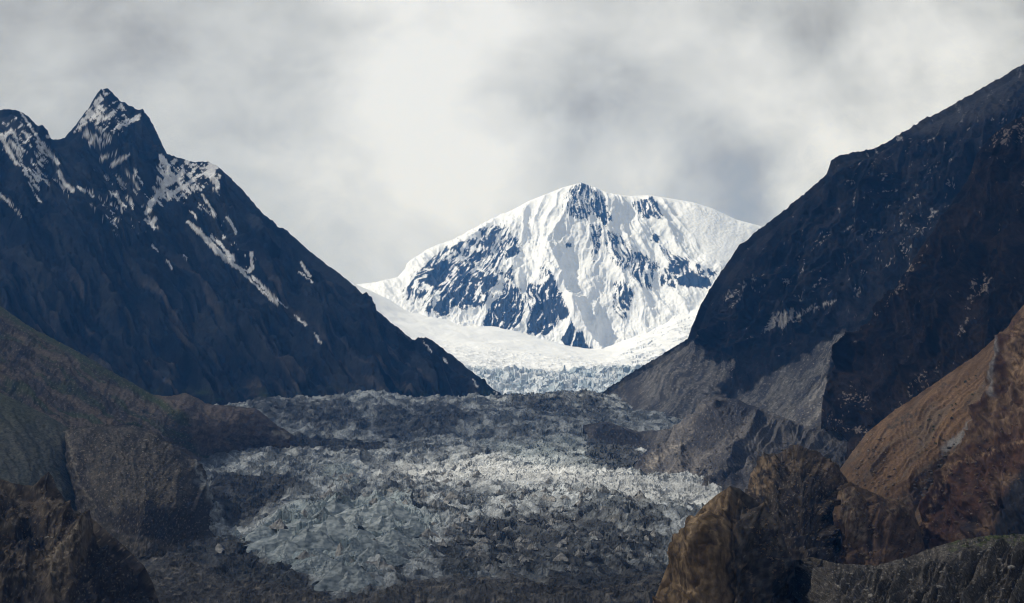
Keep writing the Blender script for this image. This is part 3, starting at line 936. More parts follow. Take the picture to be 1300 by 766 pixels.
def c_orange(u, v, a, b, nn, T, P):
    C = mix((.062, .041, .03), (.15, .104, .072), sst(-.4, .4, fbm(a / 8, b / 26, u * 0, 5, .62)))
    C = mix(C, (.055, .032, .026), sst(.0, .35, fbm(u / 16, v / 14, u * 0 + 6, 4)) * .8)
    R = np.zeros(u.shape)
    area(R, u, v, [(1190, 610), (1230, 570), (1290, 545), (1320, 540), (1320, 600), (1262, 600), (1250, 660), (1160, 710), (1160, 640)], .85, 8)
    C = mix(C, mix((.07, .038, .027), (.042, .026, .021), sst(-.3, .3, fbm(u / 12, v / 12, u * 0 + 3, 4))), R)
    K = np.zeros(u.shape)
    uu, vv = u + 6 * fbm(u / 9, v / 9, u * 0, 3), v + 6 * fbm(u / 9, v / 9, u * 0 + 4, 3)
    area(K, uu, vv, [(1258, 690), (1270, 640), (1285, 610), (1310, 585), (1330, 590), (1330, 700)], .95, 5)
    area(K, uu, vv, [(1222, 670), (1228, 650), (1245, 660), (1235, 685)], .7, 4)
    C = mix(C, (.022, .024, .03), K)
    L = np.zeros(u.shape)
    stroke(L, uu, vv, [(1300, 560), (1240, 580), (1210, 590), (1190, 620), (1175, 660), (1165, 695)], [5, 7], .8, 4)
    area(L, uu, vv, [(1280, 420), (1310, 400), (1310, 500), (1285, 490)], .6, 6)
    C = mix(C, (.32, .22, .14), L * sst(-.2, .3, fbm(u / 4, v / 4, u * 0, 4)))
    G = np.zeros(u.shape)
    stroke(G, uu, vv, [(1265, 430), (1258, 470), (1258, 500)], [4, 5], .8, 3)
    C = mix(C, (.20, .20, .21), G)
    return C


slope('orange_cliff', [
    [(1460, 520, 3.0), (1380, 520, 3.0), (1330, 560, 3.0), (1300, 640, 2.9), (1260, 700, 2.9), (1200, 760, 2.8)],
    [(1460, 250, 2.75), (1380, 320, 2.7), (1330, 366, 2.66), (1300, 386, 2.62), (1285, 405, 2.6), (1275, 425, 2.6), (1263, 448, 2.58), (1255, 480, 2.55), (1250, 508, 2.53), (1235, 540, 2.5), (1215, 570, 2.48), (1190, 600, 2.45), (1175, 640, 2.42), (1168, 680, 2.4), (1155, 720, 2.38)],
    [(1460, 450, 2.35), (1380, 470, 2.35), (1330, 500, 2.33), (1300, 540, 2.32), (1270, 580, 2.32), (1240, 620, 2.3), (1220, 660, 2.3), (1200, 700, 2.3), (1180, 740, 2.3)],
    [(1460, 760, 2.05), (1380, 760, 2.05), (1330, 760, 2.05), (1300, 765, 2.05), (1270, 770, 2.05), (1240, 775, 2.05), (1220, 780, 2.05), (1200, 785, 2.1), (1180, 790, 2.15)]],
    320, [4, 150, 190], ground_mat('orange_rock', 10, 1.8, .95, .45), 'orange brown rock cliff with pale streaks at the far right edge above the gullied moraine',
    flow=112, big=(46, 150, 16), med=(15, 40, 1.5), fine=(6, 1.8), iso=(34, 8), facet=((40, 32), (18, 19), (8, 9), (4, 4)), cracks=2.5, colour=c_orange,
    ribs=[([(1300, 386), (1290, 440), (1265, 520), (1200, 590), (1172, 690)], 7, 16), ([(1262, 600), (1258, 690)], 6, -20)])


# ------------------------------------------------------------------ dark knob, reddish mound and the near crag
def c_knob(u, v, a, b, nn, T, P):
    C = mix((.022, .020, .022), (.06, .05, .042), sst(-.4, .4, fbm(a / 10, b / 30, u * 0, 5, .62)))
    L = np.zeros(u.shape)
    uu, vv = u + 5 * fbm(u / 9, v / 9, u * 0, 3), v + 5 * fbm(u / 9, v / 9, u * 0 + 4, 3)
    area(L, uu, vv, [(950, 625), (952, 600), (970, 580), (990, 578), (985, 590), (962, 605), (965, 630)], .9, 3)
    area(L, uu, vv, [(965, 618), (975, 600), (985, 595), (982, 620), (972, 632)], .7, 3)
    area(L, uu, vv, [(990, 572), (1015, 563), (1050, 582), (1040, 600), (1000, 600)], .35, 6)
    C = mix(C, (.24, .175, .115), L * sst(-.35, .2, fbm(u / 5, v / 5, u * 0, 4)))
    E = np.zeros(u.shape)
    area(E, uu, vv, [(1040, 575), (1060, 585), (1110, 640), (1120, 720), (1085, 700), (1062, 640), (1040, 600)], .9, 9)
    C = mix(C, mix((.06, .045, .035), (.13, .095, .068), sst(-.3, .3, fbm(u / 6, v / 6, u * 0 + 21, 5))), E)
    C = mix(C, (.26, .24, .21), sst(.36, .46, fbm(u / 2.3, v / 2.3, u * 0 + 9, 3, .6)) * .5)
    return C


slope('dark_rock_knob', [
    [(1140, 740, 2.8), (1080, 700, 2.8), (1020, 680, 2.8), (960, 690, 2.8), (925, 700, 2.8)],
    [(1110, 740, 2.4), (1100, 690, 2.4), (1092, 650, 2.4), (1084, 626, 2.42), (1074, 606, 2.42), (1060, 590, 2.42), (1046, 580, 2.42), (1038, 572, 2.42), (1026, 570, 2.42), (1014, 564, 2.42), (1003, 566, 2.42), (990, 575, 2.42), (965, 585, 2.42), (953, 600, 2.42), (948, 625, 2.4), (930, 640, 2.35), (920, 670, 2.3)],
    [(1080, 745, 2.2), (1070, 690, 2.15), (1050, 640, 2.1), (1020, 620, 2.1), (985, 625, 2.15), (960, 650, 2.15), (935, 690, 2.15)],
    [(1085, 775, 1.98), (1070, 765, 1.96), (1050, 760, 1.95), (1020, 760, 1.95), (985, 760, 1.96), (960, 770, 2.0), (945, 775, 2.0)]],
    300, [4, 90, 140], M_NEAR, 'dark rounded rock knob with pale tan flank standing behind the near tan crag',
    flow=100, big=(38, 90, 12), med=(14, 26, .8), fine=(5, 1.4), iso=(36, 7), facet=((40, 28), (18, 17), (8, 8), (4, 3.6)), hold=15, cracks=2.2, colour=c_knob, kind=None, category='rock')


def c_mound(u, v, a, b, nn, T, P):
    C = mix((.05, .034, .026), (.12, .08, .056), sst(-.4, .4, fbm(a / 9, b / 20, u * 0 + 2, 5, .62)))
    C = mix((.14, .10, .068), C, sst(1.05, 1.5, T + .25 * fbm(u / 9, v / 9, u * 0 + 7, 4)))
    L = np.zeros(u.shape)
    uu, vv = u + 5 * fbm(u / 9, v / 9, u * 0, 3), v + 5 * fbm(u / 9, v / 9, u * 0 + 4, 3)
    area(L, uu, vv, [(1065, 625), (1085, 620), (1095, 650), (1102, 685), (1085, 690), (1070, 660)], .7, 5)
    stroke(L, uu, vv, [(1120, 655), (1140, 645), (1155, 640)], [5, 4], .6, 4)
    C = mix(C, (.24, .19, .14), L * sst(-.3, .2, fbm(u / 5, v / 5, u * 0, 4)))
    return C


slope('reddish_rock_mound', [
    [(1200, 740, 2.6), (1140, 720, 2.6), (1080, 700, 2.6), (1040, 740, 2.6)],
    [(1180, 720, 2.3), (1168, 670, 2.3), (1158, 645, 2.3), (1140, 634, 2.3), (1120, 630, 2.3), (1100, 622, 2.25), (1078, 612, 2.2), (1066, 618, 2.15), (1058, 650, 2.1), (1050, 700, 2.1)],
    [(1178, 735, 2.1), (1160, 700, 2.08), (1130, 680, 2.05), (1100, 680, 2.05), (1078, 690, 2.02), (1062, 730, 2.0)],
    [(1176, 790, 1.95), (1150, 785, 1.93), (1130, 785, 1.93), (1100, 785, 1.93), (1070, 785, 1.98), (1045, 790, 2.05)]],
    170, [4, 70, 80], M_NEAR, 'low reddish brown rock mound between the dark knob and the orange cliff',
    flow=105, big=(30, 60, 8), med=(14, 22, .8), fine=(5, 1.4), iso=(26, 5), facet=((28, 20), (12, 11), (5, 5)), cracks=2, colour=c_mound, kind=None, category='rock')


def c_crag(u, v, a, b, nn, T, P):
    C = mix((.06, .043, .029), (.17, .125, .082), sst(-.4, .4, fbm(a / 7, b / 34, u * 0 + 2, 5, .62)))
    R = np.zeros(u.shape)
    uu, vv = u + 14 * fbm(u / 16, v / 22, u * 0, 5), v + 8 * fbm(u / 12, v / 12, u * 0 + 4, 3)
    area(R, uu, vv, [(920, 608), (940, 640), (930, 700), (925, 800), (1040, 800), (1020, 690), (980, 650), (950, 610)], .9, 7)  # the crag's shaded right side, darkened in the colour
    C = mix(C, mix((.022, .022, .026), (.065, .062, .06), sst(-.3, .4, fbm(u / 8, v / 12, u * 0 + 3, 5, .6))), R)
    L = np.zeros(u.shape)
    stroke(L, uu, vv, [(908, 632), (885, 652), (872, 680), (868, 700)], [8, 7], .9, 4)
    stroke(L, uu, vv, [(882, 670), (902, 672), (912, 690)], [5, 4], .7, 3)
    stroke(L, uu, vv, [(940, 715), (952, 735), (962, 762)], [2, 2], .6, 2)
    stroke(L, uu, vv, [(915, 640), (935, 700), (932, 766)], [2, 2.5], .5, 2)
    stroke(L, uu, vv, [(850, 740), (872, 745), (885, 762)], [4, 5], .6, 3)
    C = mix(C, (.34, .25, .16), L * sst(-.35, .2, fbm(u / 4, v / 4, u * 0, 4)))
    K = np.zeros(u.shape)
    stroke(K, uu, vv, [(862, 690), (856, 730), (845, 770)], [4, 5], .9, 3)
    stroke(K, uu, vv, [(925, 640), (930, 690), (928, 770)], [6, 5], .9, 3)
    C = mix(C, (.03, .026, .025), K)
    return C


slope('tan_rock_crag', [
    [(1040, 840, 2.0), (1000, 760, 2.0), (950, 720, 2.0), (890, 740, 2.0), (830, 830, 2.0)],
    [(1030, 800, 1.62), (1012, 740, 1.64), (1003, 705, 1.66), (988, 665, 1.68), (968, 642, 1.7), (950, 628, 1.7), (938, 620, 1.7), (926, 618, 1.7), (910, 628, 1.7), (893, 642, 1.7), (880, 658, 1.68), (870, 682, 1.66), (860, 692, 1.64), (846, 722, 1.62), (834, 752, 1.6), (815, 800, 1.58)],
    [(1015, 820, 1.5), (995, 760, 1.5), (975, 710, 1.5), (945, 680, 1.48), (910, 690, 1.48), (880, 730, 1.48), (850, 780, 1.48), (835, 830, 1.48)],
    [(1010, 880, 1.4), (990, 870, 1.4), (960, 860, 1.38), (930, 860, 1.38), (900, 865, 1.38), (870, 880, 1.4), (845, 900, 1.4)]],
    300, [4, 130, 130], M_NEAR, 'tan rock crag with its shaded side coloured dark rising in front of the glacier at the bottom',
    flow=100, big=(34, 120, 9), med=(13, 40, .5), fine=(5, 1.0), iso=(50, 4), facet=((46, 22), (20, 13), (9, 6), (4, 2.6)), hold=12, jag=.8, cracks=1.6, colour=c_crag, kind=None, category='rock',
    ribs=[([(922, 618), (905, 660), (900, 720), (890, 780)], 26, 16), ([(940, 640), (960, 680), (985, 740)], 9, 8), ([(925, 660), (932, 700), (930, 780)], 5, -7)])


# ------------------------------------------------------------------ gullied moraine bottom right
def c_gully(u, v, a, b, nn, T, P):
    C = mix((.05, .047, .044), (.105, .096, .088), sst(-.4, .4, fbm(a / 6, b / 30, u * 0 + 2, 5, .6)))
    C = mix(C, (.30, .28, .255), sst(.34, .44, fbm(u / 2.6, v / 2.6, u * 0 + 9, 3, .6)) * .55)
    g = sst(1.25, 1.0, T) * sst(1190, 1220, u) * sst(-.1, .3, fbm(u / 9, v / 6, u * 0 + 1, 4))
    C = mix(C, (.06, .075, .03), g * .9)
    return C


slope('gullied_moraine', [
    [(1420, 760, 1.7), (1300, 760, 1.7), (1150, 790, 1.7), (1050, 790, 1.7), (960, 800, 1.7)],
    [(1420, 676, 1.45), (1360, 676, 1.45), (1300, 678, 1.45), (1255, 680, 1.45), (1225, 684, 1.45), (1190, 693, 1.45), (1150, 708, 1.45), (1110, 718, 1.45), (1060, 715, 1.45), (1030, 707, 1.58), (1005, 712, 1.75), (960, 730, 1.95)],
    [(1420, 760, 1.15), (1300, 765, 1.15), (1200, 775, 1.15), (1100, 790, 1.15), (1050, 790, 1.25), (1000, 775, 1.6), (950, 780, 1.75)],
    [(1420, 900, .9), (1300, 900, .9), (1200, 900, .9), (1100, 900, .92), (1050, 900, 1.0), (1000, 900, 1.35), (950, 900, 1.5)]],
    560, [4, 170, 90], ground_mat('near_rubble', 2.2, .9, .95, .7), 'dark grey rubble bank cut by steep gullies in the bottom right corner',
    flow=118, big=(30, 200, 13), med=(9, 70, 5), fine=(5, 1.6), colour=c_gully,
    ribs=[([(1192, 700), (1175, 740), (1160, 800)], 3, -9), ([(1240, 700), (1215, 750), (1200, 800)], 3, -8), ([(1282, 715), (1262, 760)], 3, -7), ([(1060, 735), (1050, 780)], 4, -8)])


# ------------------------------------------------------------------ left: banded hillside, green grey slope, moraine, near outcrop
def c_hill(u, v, a, b, nn, T, P):
    s = fbm(a / 9, b / 150, u * 0 + 2, 4, .55)
    C = mix((.050, .044, .038), (.100, .084, .070), sst(-.3, .3, s))
    C = mix(C, (.045, .058, .032), sst(.08, .3, fbm(a / 12, b / 110, u * 0 + 12, 4, .6)) * .85)
    K = np.zeros(u.shape)
    uu, vv = u + 6 * fbm(u / 12, v / 12, u * 0, 3), v + 6 * fbm(u / 12, v / 12, u * 0 + 4, 3)
    area(K, uu, vv, [(-20, 405), (10, 425), (40, 455), (90, 480), (140, 500), (200, 520), (280, 545), (260, 570), (220, 560), (180, 535), (120, 520), (60, 490), (0, 460), (-20, 450)], .55, 8)
    area(K, uu, vv, [(-20, 480), (10, 485), (55, 515), (50, 522), (0, 510), (-20, 500)], .6, 5)
    C = mix(C, (.028, .032, .036), K * sst(-.25, .15, fbm(a / 5, b / 14, u * 0 + 22, 4, .6)))
    G = np.zeros(u.shape)
    stroke(G, uu, vv, [(-20, 380), (60, 425), (130, 470), (210, 515)], [12, 8], .8, 6)
    C = mix(C, (.05, .068, .03), G)
    L = np.zeros(u.shape)
    area(L, uu, vv, [(205, 503), (240, 500), (300, 515), (345, 520), (375, 572), (250, 575), (240, 530)], .9, 6)
    C = mix(C, mix((.075, .062, .056), (.12, .10, .09), sst(-.3, .3, fbm(u / 10, v / 7, u * 0 + 2, 4))), L)
    L2 = np.zeros(u.shape)
    stroke(L2, uu, vv, [(345, 548), (362, 552)], [5, 5], .9, 2)
    C = mix(C, (.30, .27, .21), L2)
    C = mix(C, (.20, .18, .165), sst(.36, .46, fbm(u / 2.2, v / 2.2, u * 0 + 9, 3, .6)) * .5)
    return C


slope('banded_hillside', [
    [(-120, 420, 6.0), (60, 500, 6.0), (200, 560, 6.0), (320, 570, 6.0), (400, 600, 6.0)],
    [(-120, 325, 5.4), (-60, 352, 5.3), (0, 388, 5.2), (40, 416, 5.1), (100, 447, 5.0), (150, 476, 4.95), (195, 502, 4.9), (215, 503, 4.85), (235, 499, 4.85), (250, 505, 4.85), (262, 513, 4.85), (300, 516, 4.85), (325, 518, 4.85), (338, 528, 4.85), (352, 540, 4.85), (372, 552, 4.85), (385, 572, 4.85)],
    [(-120, 440, 4.4), (0, 470, 4.35), (80, 505, 4.3), (150, 530, 4.3), (210, 540, 4.35), (260, 545, 4.55), (300, 550, 4.65), (340, 560, 4.75), (380, 577, 4.8)],
    [(-120, 600, 3.8), (0, 600, 3.8), (80, 600, 3.85), (150, 600, 3.9), (210, 595, 4.2), (255, 584, 4.5), (300, 586, 4.66), (340, 588, 4.75), (380, 592, 4.85)],
    [(-120, 760, 3.4), (0, 760, 3.4), (80, 760, 3.4), (150, 760, 3.4), (210, 720, 4.0), (260, 700, 4.4), (300, 680, 4.6), (340, 680, 4.7), (380, 680, 4.8)]],
    560, [6, 120, 90, 4], ground_mat('hillside_soil', 8, 1.6, .95, .4), 'brown hillside with dark green and black bands running down to a low rubble ridge on the left',
    flow=33, big=(40, 260, 20), med=(12, 120, 3.5), fine=(6, 3), iso=(30, 8), colour=c_hill)


def c_green(u, v, a, b, nn, T, P):
    C = mix((.055, .06, .052), (.085, .088, .078), sst(-.3, .3, fbm(a / 12, b / 60, u * 0 + 2, 5, .6)))
    C = mix(C, (.06, .07, .04), sst(560, 500, v) * .6)
    C = mix(C, (.035, .038, .034), sst(.30, .4, fbm(u / 3.2, v / 3.2, u * 0 + 9, 3, .6)) * .8)
    return C


slope('green_grey_slope', [
    [(-120, 620, 4.3), (0, 620, 4.3), (80, 640, 4.3), (150, 700, 4.2)],
    [(-120, 440, 3.9), (-40, 478, 3.85), (0, 498, 3.8), (40, 517, 3.75), (70, 533, 3.72), (90, 545, 3.7), (100, 575, 3.65), (115, 610, 3.6), (128, 645, 3.55), (150, 690, 3.5)],
    [(-120, 560, 3.3), (-20, 580, 3.3), (40, 600, 3.3), (80, 630, 3.3), (110, 670, 3.3), (130, 710, 3.3)],
    [(-120, 760, 2.8), (-20, 760, 2.8), (40, 760, 2.8), (80, 770, 2.9), (110, 780, 3.0), (130, 790, 3.0)]],
    220, [4, 110, 60], M_SCREE, 'smooth green grey slope at the left edge beside the boulder strewn moraine',
    flow=60, big=(50, 200, 10), med=(10, 60, 2.5), fine=(5, 1.8), colour=c_green)


def c_moraine_l(u, v, a, b, nn, T, P):
    C = mix((.045, .042, .037), (.085, .077, .066), sst(-.3, .3, fbm(u / 14, v / 12, u * 0 + 2, 5, .6)))
    L = np.zeros(u.shape)
    uu, vv = u + 6 * fbm(u / 12, v / 12, u * 0, 3), v + 6 * fbm(u / 12, v / 12, u * 0 + 4, 3)
    stroke(L, uu, vv, [(84, 548), (92, 575), (98, 600), (110, 630), (122, 650)], [5, 4], .75, 3)
    C = mix(C, (.20, .185, .165), L * sst(-.25, .15, fbm(u / 4, v / 4, u * 0 + 1, 4)))
    K = np.zeros(u.shape)
    stroke(K, uu, vv, [(105, 580), (104, 605), (118, 630), (135, 650)], [8, 8], .8, 4)
    area(K, uu, vv, [(120, 655), (160, 648), (185, 635), (200, 638), (215, 650), (245, 632), (250, 590), (262, 640), (285, 672), (240, 690), (160, 680)], .9, 4)  # shadow on the scarp and right face put into the colour
    C = mix(C, (.030, .028, .028), K)
    W = np.zeros(u.shape)
    stroke(W, uu, vv, [(246, 586), (256, 606), (268, 628)], [2, 6], .9, 2)
    stroke(W, uu, vv, [(252, 612), (262, 622), (275, 645)], [4, 7], .6, 3)
    C = mix(C, (.22, .24, .25), W)
    C = mix(C, (.22, .20, .185), sst(.33, .42, fbm(u / 2.4, v / 2.4, u * 0 + 9, 3, .6)) * .5)
    C = mix(C, (.025, .025, .025), sst(.36, .44, fbm(u / 2.6, v / 2.6, u * 0 + 19, 3, .6)) * .6)
    return C


slope('boulder_moraine', [
    [(70, 640, 4.1), (140, 620, 4.1), (210, 630, 4.1), (260, 680, 4.0), (320, 730, 3.9)],
    [(76, 640, 3.6), (80, 548, 3.62), (100, 541, 3.65), (130, 538, 3.7), (170, 541, 3.72), (200, 548, 3.74), (212, 560, 3.74), (232, 574, 3.74), (246, 583, 3.74), (258, 603, 3.72), (275, 640, 3.65), (300, 680, 3.6), (330, 720, 3.5)],
    [(95, 690, 3.3), (100, 610, 3.3), (130, 595, 3.3), (170, 595, 3.3), (210, 600, 3.35), (240, 610, 3.42), (255, 635, 3.45), (270, 665, 3.4), (290, 690, 3.35), (310, 730, 3.3)],
    [(110, 720, 3.05), (130, 660, 3.02), (155, 648, 3.0), (185, 638, 3.0), (215, 652, 3.05), (240, 655, 3.12), (258, 672, 3.15), (275, 695, 3.1), (290, 725, 3.1)],
    [(100, 800, 2.9), (130, 720, 2.88), (155, 712, 2.86), (185, 708, 2.86), (215, 715, 2.9), (240, 720, 2.9), (258, 730, 2.95), (275, 750, 2.95), (290, 770, 2.95)]],
    420, [4, 110, 80, 50], M_SCREE, 'flat topped brown moraine block strewn with boulders left of the glacier',
    flow=80, big=(40, 90, 3), med=(10, 20, 1.2), fine=(5, 2.6), iso=(40, 8), facet=((16, 4), (6, 1.6)), colour=c_moraine_l,
    ribs=[([(212, 560), (225, 600), (215, 650)], 10, 10), ([(246, 583), (252, 620), (240, 655)], 5, 16)])


def c_outcrop(u, v, a, b, nn, T, P):
    C = mix((.04, .034, .03), (.085, .072, .06), sst(-.3, .3, fbm(a / 10, b / 24, u * 0 + 2, 5, .62)))
    uu, vv = u + 6 * fbm(u / 12, v / 12, u * 0, 3), v + 6 * fbm(u / 12, v / 12, u * 0 + 4, 3)
    K = np.zeros(u.shape)
    area(K, uu, vv, [(18, 700), (35, 645), (50, 660), (60, 690), (45, 700), (28, 702)], .9, 5)
    area(K, uu, vv, [(46, 616), (60, 601), (66, 606), (68, 618), (55, 618)], .8, 2)
    area(K, uu, vv, [(125, 670), (150, 690), (180, 715), (205, 790), (100, 790), (95, 730), (115, 700)], .9, 8)  # shade on the outcrop's right side painted as darker rock
    area(K, uu, vv, [(-5, 720), (15, 712), (50, 715), (30, 725), (0, 728)], .8, 4)
    area(K, uu, vv, [(0, 740), (50, 738), (60, 790), (0, 790)], .6, 6)
    area(K, uu, vv, [(-10, 640), (12, 645), (10, 660), (-10, 668)], .8, 4)
    C = mix(C, (.022, .022, .026), K)
    L = np.zeros(u.shape)
    stroke(L, uu, vv, [(108, 658), (85, 685), (60, 712)], [7, 4], .8, 3)
    stroke(L, uu, vv, [(112, 662), (95, 690), (72, 718), (75, 740)], [3, 2], .7, 2)
    stroke(L, uu, vv, [(0, 672), (20, 662), (30, 650), (10, 615)], [3, 6], .6, 4)
    stroke(L, uu, vv, [(0, 732), (30, 729), (60, 732)], [4, 3], .6, 3)
    stroke(L, uu, vv, [(62, 715), (72, 745), (78, 766)], [2, 2], .5, 2)
    C = mix(C, (.27, .23, .18), L * sst(-.35, .15, fbm(u / 4, v / 4, u * 0, 4)))
    C = mix(C, (.20, .18, .155), sst(.36, .46, fbm(u / 2.6, v / 2.6, u * 0 + 9, 3, .6)) * .5)
    return C


slope('near_rock_outcrop', [
    [(-120, 760, 2.5), (0, 700, 2.5), (80, 700, 2.5), (150, 760, 2.4), (230, 860, 2.3)],
    [(-120, 570, 2.0), (-40, 596, 2.0), (0, 608, 2.0), (20, 614, 2.0), (42, 617, 2.0), (52, 607, 2.0), (62, 599, 2.0), (67, 606, 2.0), (71, 618, 2.0), (84, 636, 2.0), (94, 648, 1.98), (112, 655, 1.97), (133, 672, 1.95), (150, 686, 1.93), (170, 706, 1.92), (184, 720, 1.9), (194, 740, 1.9), (202, 766, 1.88), (206, 800, 1.88)],
    [(-120, 680, 1.78), (-20, 690, 1.78), (30, 695, 1.78), (70, 705, 1.76), (100, 715, 1.74), (130, 735, 1.73), (155, 760, 1.73), (170, 800, 1.73), (178, 850, 1.73)],
    [(-120, 850, 1.6), (-20, 850, 1.6), (30, 850, 1.6), (70, 850, 1.58), (100, 855, 1.58), (130, 865, 1.58), (150, 880, 1.6), (160, 900, 1.6)]],
    340, [4, 150, 110], M_NEAR, 'dark jagged rock outcrop in the bottom left corner with one small upright fin',
    flow=105, big=(40, 100, 9), med=(16, 34, .6), fine=(4, 1.0), iso=(40, 6), facet=((46, 18), (20, 11), (9, 6), (4, 2.8)), hold=15, jag=.8, cracks=1.6, colour=c_outcrop, kind=None, category='rock',
    ribs=[([(112, 655), (95, 690), (65, 720), (70, 790)], 7, 12), ([(18, 690), (35, 660), (55, 690)], 8, -14)])


# ------------------------------------------------------------------ the glacier
M_ICE = ground_mat('dirty_glacier_ice', 6, 3.0, .8, .4, .08)


def glacier():
    def row(v, d, **o):
        return [(150, v + o.get('l', 0), d), (300, v + o.get('a', 0), d), (500, v + o.get('b', 0), d), (650, v + o.get('c', 0), d), (800, v + o.get('e', 0), d), (980, v + o.get('r', 0), d)]
    back = row(560, 7.6)
    crest = [(150, 528, 6.0), (250, 524, 6.0), (310, 513, 6.0), (350, 508, 6.0), (450, 504, 6.05), (550, 503, 6.1), (610, 506, 6.15), (660, 503, 6.2), (720, 501, 6.2), (770, 505, 6.1), (850, 520, 6.0), (980, 530, 5.9)]
    r1 = [(150, 545, 5.4), (300, 545, 5.4), (400, 542, 5.4), (500, 535, 5.4), (600, 520, 5.5), (700, 520, 5.5), (800, 528, 5.4), (980, 535, 5.3)]
    r2 = [(150, 575, 4.95), (300, 576, 4.95), (400, 575, 4.95), (500, 566, 4.95), (600, 552, 5.0), (700, 548, 5.0), (800, 556, 4.9), (980, 560, 4.8)]
    r3 = [(150, 584, 4.6), (250, 578, 4.6), (400, 573, 4.62), (500, 569, 4.62), (600, 568, 4.6), (700, 572, 4.5), (800, 578, 4.4), (980, 590, 4.3)]
    r4 = [(150, 622, 4.0), (300, 622, 4.0), (400, 612, 4.05), (500, 606, 4.1), (600, 604, 4.05), (700, 606, 4.0), (800, 610, 3.9), (980, 616, 3.8)]
    r5 = [(150, 670, 3.35), (300, 660, 3.35), (400, 645, 3.4), (500, 645, 3.4), (600, 642, 3.4), (700, 645, 3.35), (800, 650, 3.3), (980, 660, 3.2)]
    r6 = [(150, 720, 2.85), (300, 712, 2.85), (400, 705, 2.85), (500, 705, 2.85), (600, 705, 2.85), (700, 710, 2.8), (800, 710, 2.8), (980, 715, 2.8)]
    r7 = [(150, 770, 2.45), (300, 762, 2.45), (400, 758, 2.45), (500, 758, 2.45), (600, 756, 2.45), (700, 755, 2.45), (800, 755, 2.45), (980, 760, 2.45)]
    r8 = [(150, 850, 2.0), (300, 850, 2.0), (400, 850, 2.0), (500, 850, 2.0), (600, 850, 2.0), (700, 850, 2.0), (800, 850, 2.0), (980, 850, 2.0)]
    P, U, V, t = loft([back, crest, r1, r2, r3, r4, r5, r6, r7, r8], 960, [10, 110, 110, 60, 150, 150, 150, 130, 30], smooth=True)
    X, Y = P[..., 0].astype(FA), P[..., 1].astype(FA)
    T = np.broadcast_to(t[:, None], U.shape)
    Z0 = X * 0
    w1, w2 = fbm(X / 160, Y / 160, Z0, 3), fbm(X / 160, Y / 160, Z0 + 9, 3)
    # zones
    amp = np.ones(U.shape) * .8
    z = np.zeros(U.shape)
    area(z, U, V, [(320, 660), (380, 640), (450, 632), (540, 640), (540, 690), (500, 740), (430, 745), (340, 700)], 1, 18)
    big = z.copy()
    area(z, U, V, [(560, 735), (650, 728), (740, 740), (860, 720), (860, 800), (150, 800), (150, 690), (230, 700), (330, 735), (430, 752)], 1, 10)
    rub = np.zeros(U.shape)
    area(rub, U, V, [(560, 740), (650, 728), (740, 742), (900, 715), (900, 860), (100, 860), (100, 700), (200, 705), (300, 735), (430, 757)], 1, 14)
    # block fields at three sizes
    xa, ya = X / 58 + .9 * w1, Y / 74 + .9 * w2
    b1, r1_, e1 = blocks(xa, ya, seed=1, tilt=1.3)
    xb, yb = (X + .25 * Y) / 22 + 1.3 * w1 + .35 * fbm(X / 40, Y / 40, Z0, 2), Y / 50 + 1.3 * w2
    b2, r2_, e2 = blocks(xb, yb, seed=4, tilt=1.5)
    b3, r3_, e3 = blocks((X + .3 * Y) / 12 + 2 * w1, Y / 30 + 2 * w2, seed=7, tilt=1.5)
    rg = ridged((X + .35 * Y) / 38 + w1, Y / 80 + w2, Z0, 4, .5)
    a_, b_ = X * .8 + Y * .35, -X * .35 + Y * .8
    rg2 = ridged((X - .3 * Y) / 52 + w1 * 1.5, Y / 50 + w2 * 1.5, Z0 + 5, 4, .5)
    h = amp * (6 * (b2 - .35) + 2.4 * (b3 - .35) + 9 * (rg - .35) + 10 * (rg2 - .35)) * (1 - .75 * rub) * (1 - .6 * big)
    h += big * (22 * (b1 - .3) + 10 * (rg - .35))
    h += 22 * fbm(X / 300, Y / 420, Z0 + 2, 3) * (1 - .4 * rub)
    h += rub * (9 * fbm(X / 60, Y / 90, Z0, 5, .6) + 5 * ridged(X / 20, Y / 30, Z0, 3))
    h *= 1.2 * (sst(.6, 1.0, T) * .9 + .1)
    P[..., 2] += h
    u, v = proj(P)
    # colour: dirty ice, cleaner blue ice, medial stripes of rubble
    C = mix((.11, .125, .14), (.45, .485, .51), sst(-.35, .45, fbm(X / 50, Y / 120, Z0 + 3, 5, .6) + .35 * (r2_ - .5) + .3 * (r3_ - .5)))
    uw, vw = U + 16 * fbm(U / 30, V / 14, U * 0, 3), V + 6 * fbm(U / 30, V / 14, U * 0 + 7, 3)
    dirt = np.zeros(U.shape)

    def Dz(poly, val, soft=9):
        area(dirt, uw, vw, poly, val, soft)
    Dz([(262, 604), (300, 598), (360, 606), (390, 620), (330, 650), (280, 660), (262, 630)], .86, 9)
    Dz([(330, 545), (400, 555), (460, 560), (520, 560), (480, 572), (340, 575)], .9, 6)
    Dz([(300, 505), (440, 505), (480, 545), (420, 550), (330, 530)], .68, 9)
    Dz([(470, 510), (560, 505), (620, 530), (560, 555), (480, 560)], .68, 10)
    Dz([(640, 500), (760, 500), (775, 530), (700, 528), (650, 518)], .6, 7)
    Dz([(600, 545), (640, 535), (700, 545), (690, 560), (620, 562)], .5, 8)
    Dz([(640, 518), (780, 522), (780, 550), (640, 540)], .45, 10)
    Dz([(745, 560), (800, 552), (820, 590), (780, 600), (750, 590)], .9, 8)
    Dz([(690, 560), (750, 560), (780, 590), (740, 600), (700, 585)], .5, 8)
    Dz([(600, 652), (680, 640), (760, 650), (840, 640), (850, 720), (740, 740), (640, 728), (560, 735), (540, 700)], .66, 16)
    Dz([(420, 630), (560, 636), (640, 640), (600, 660), (460, 650)], .35, 12)
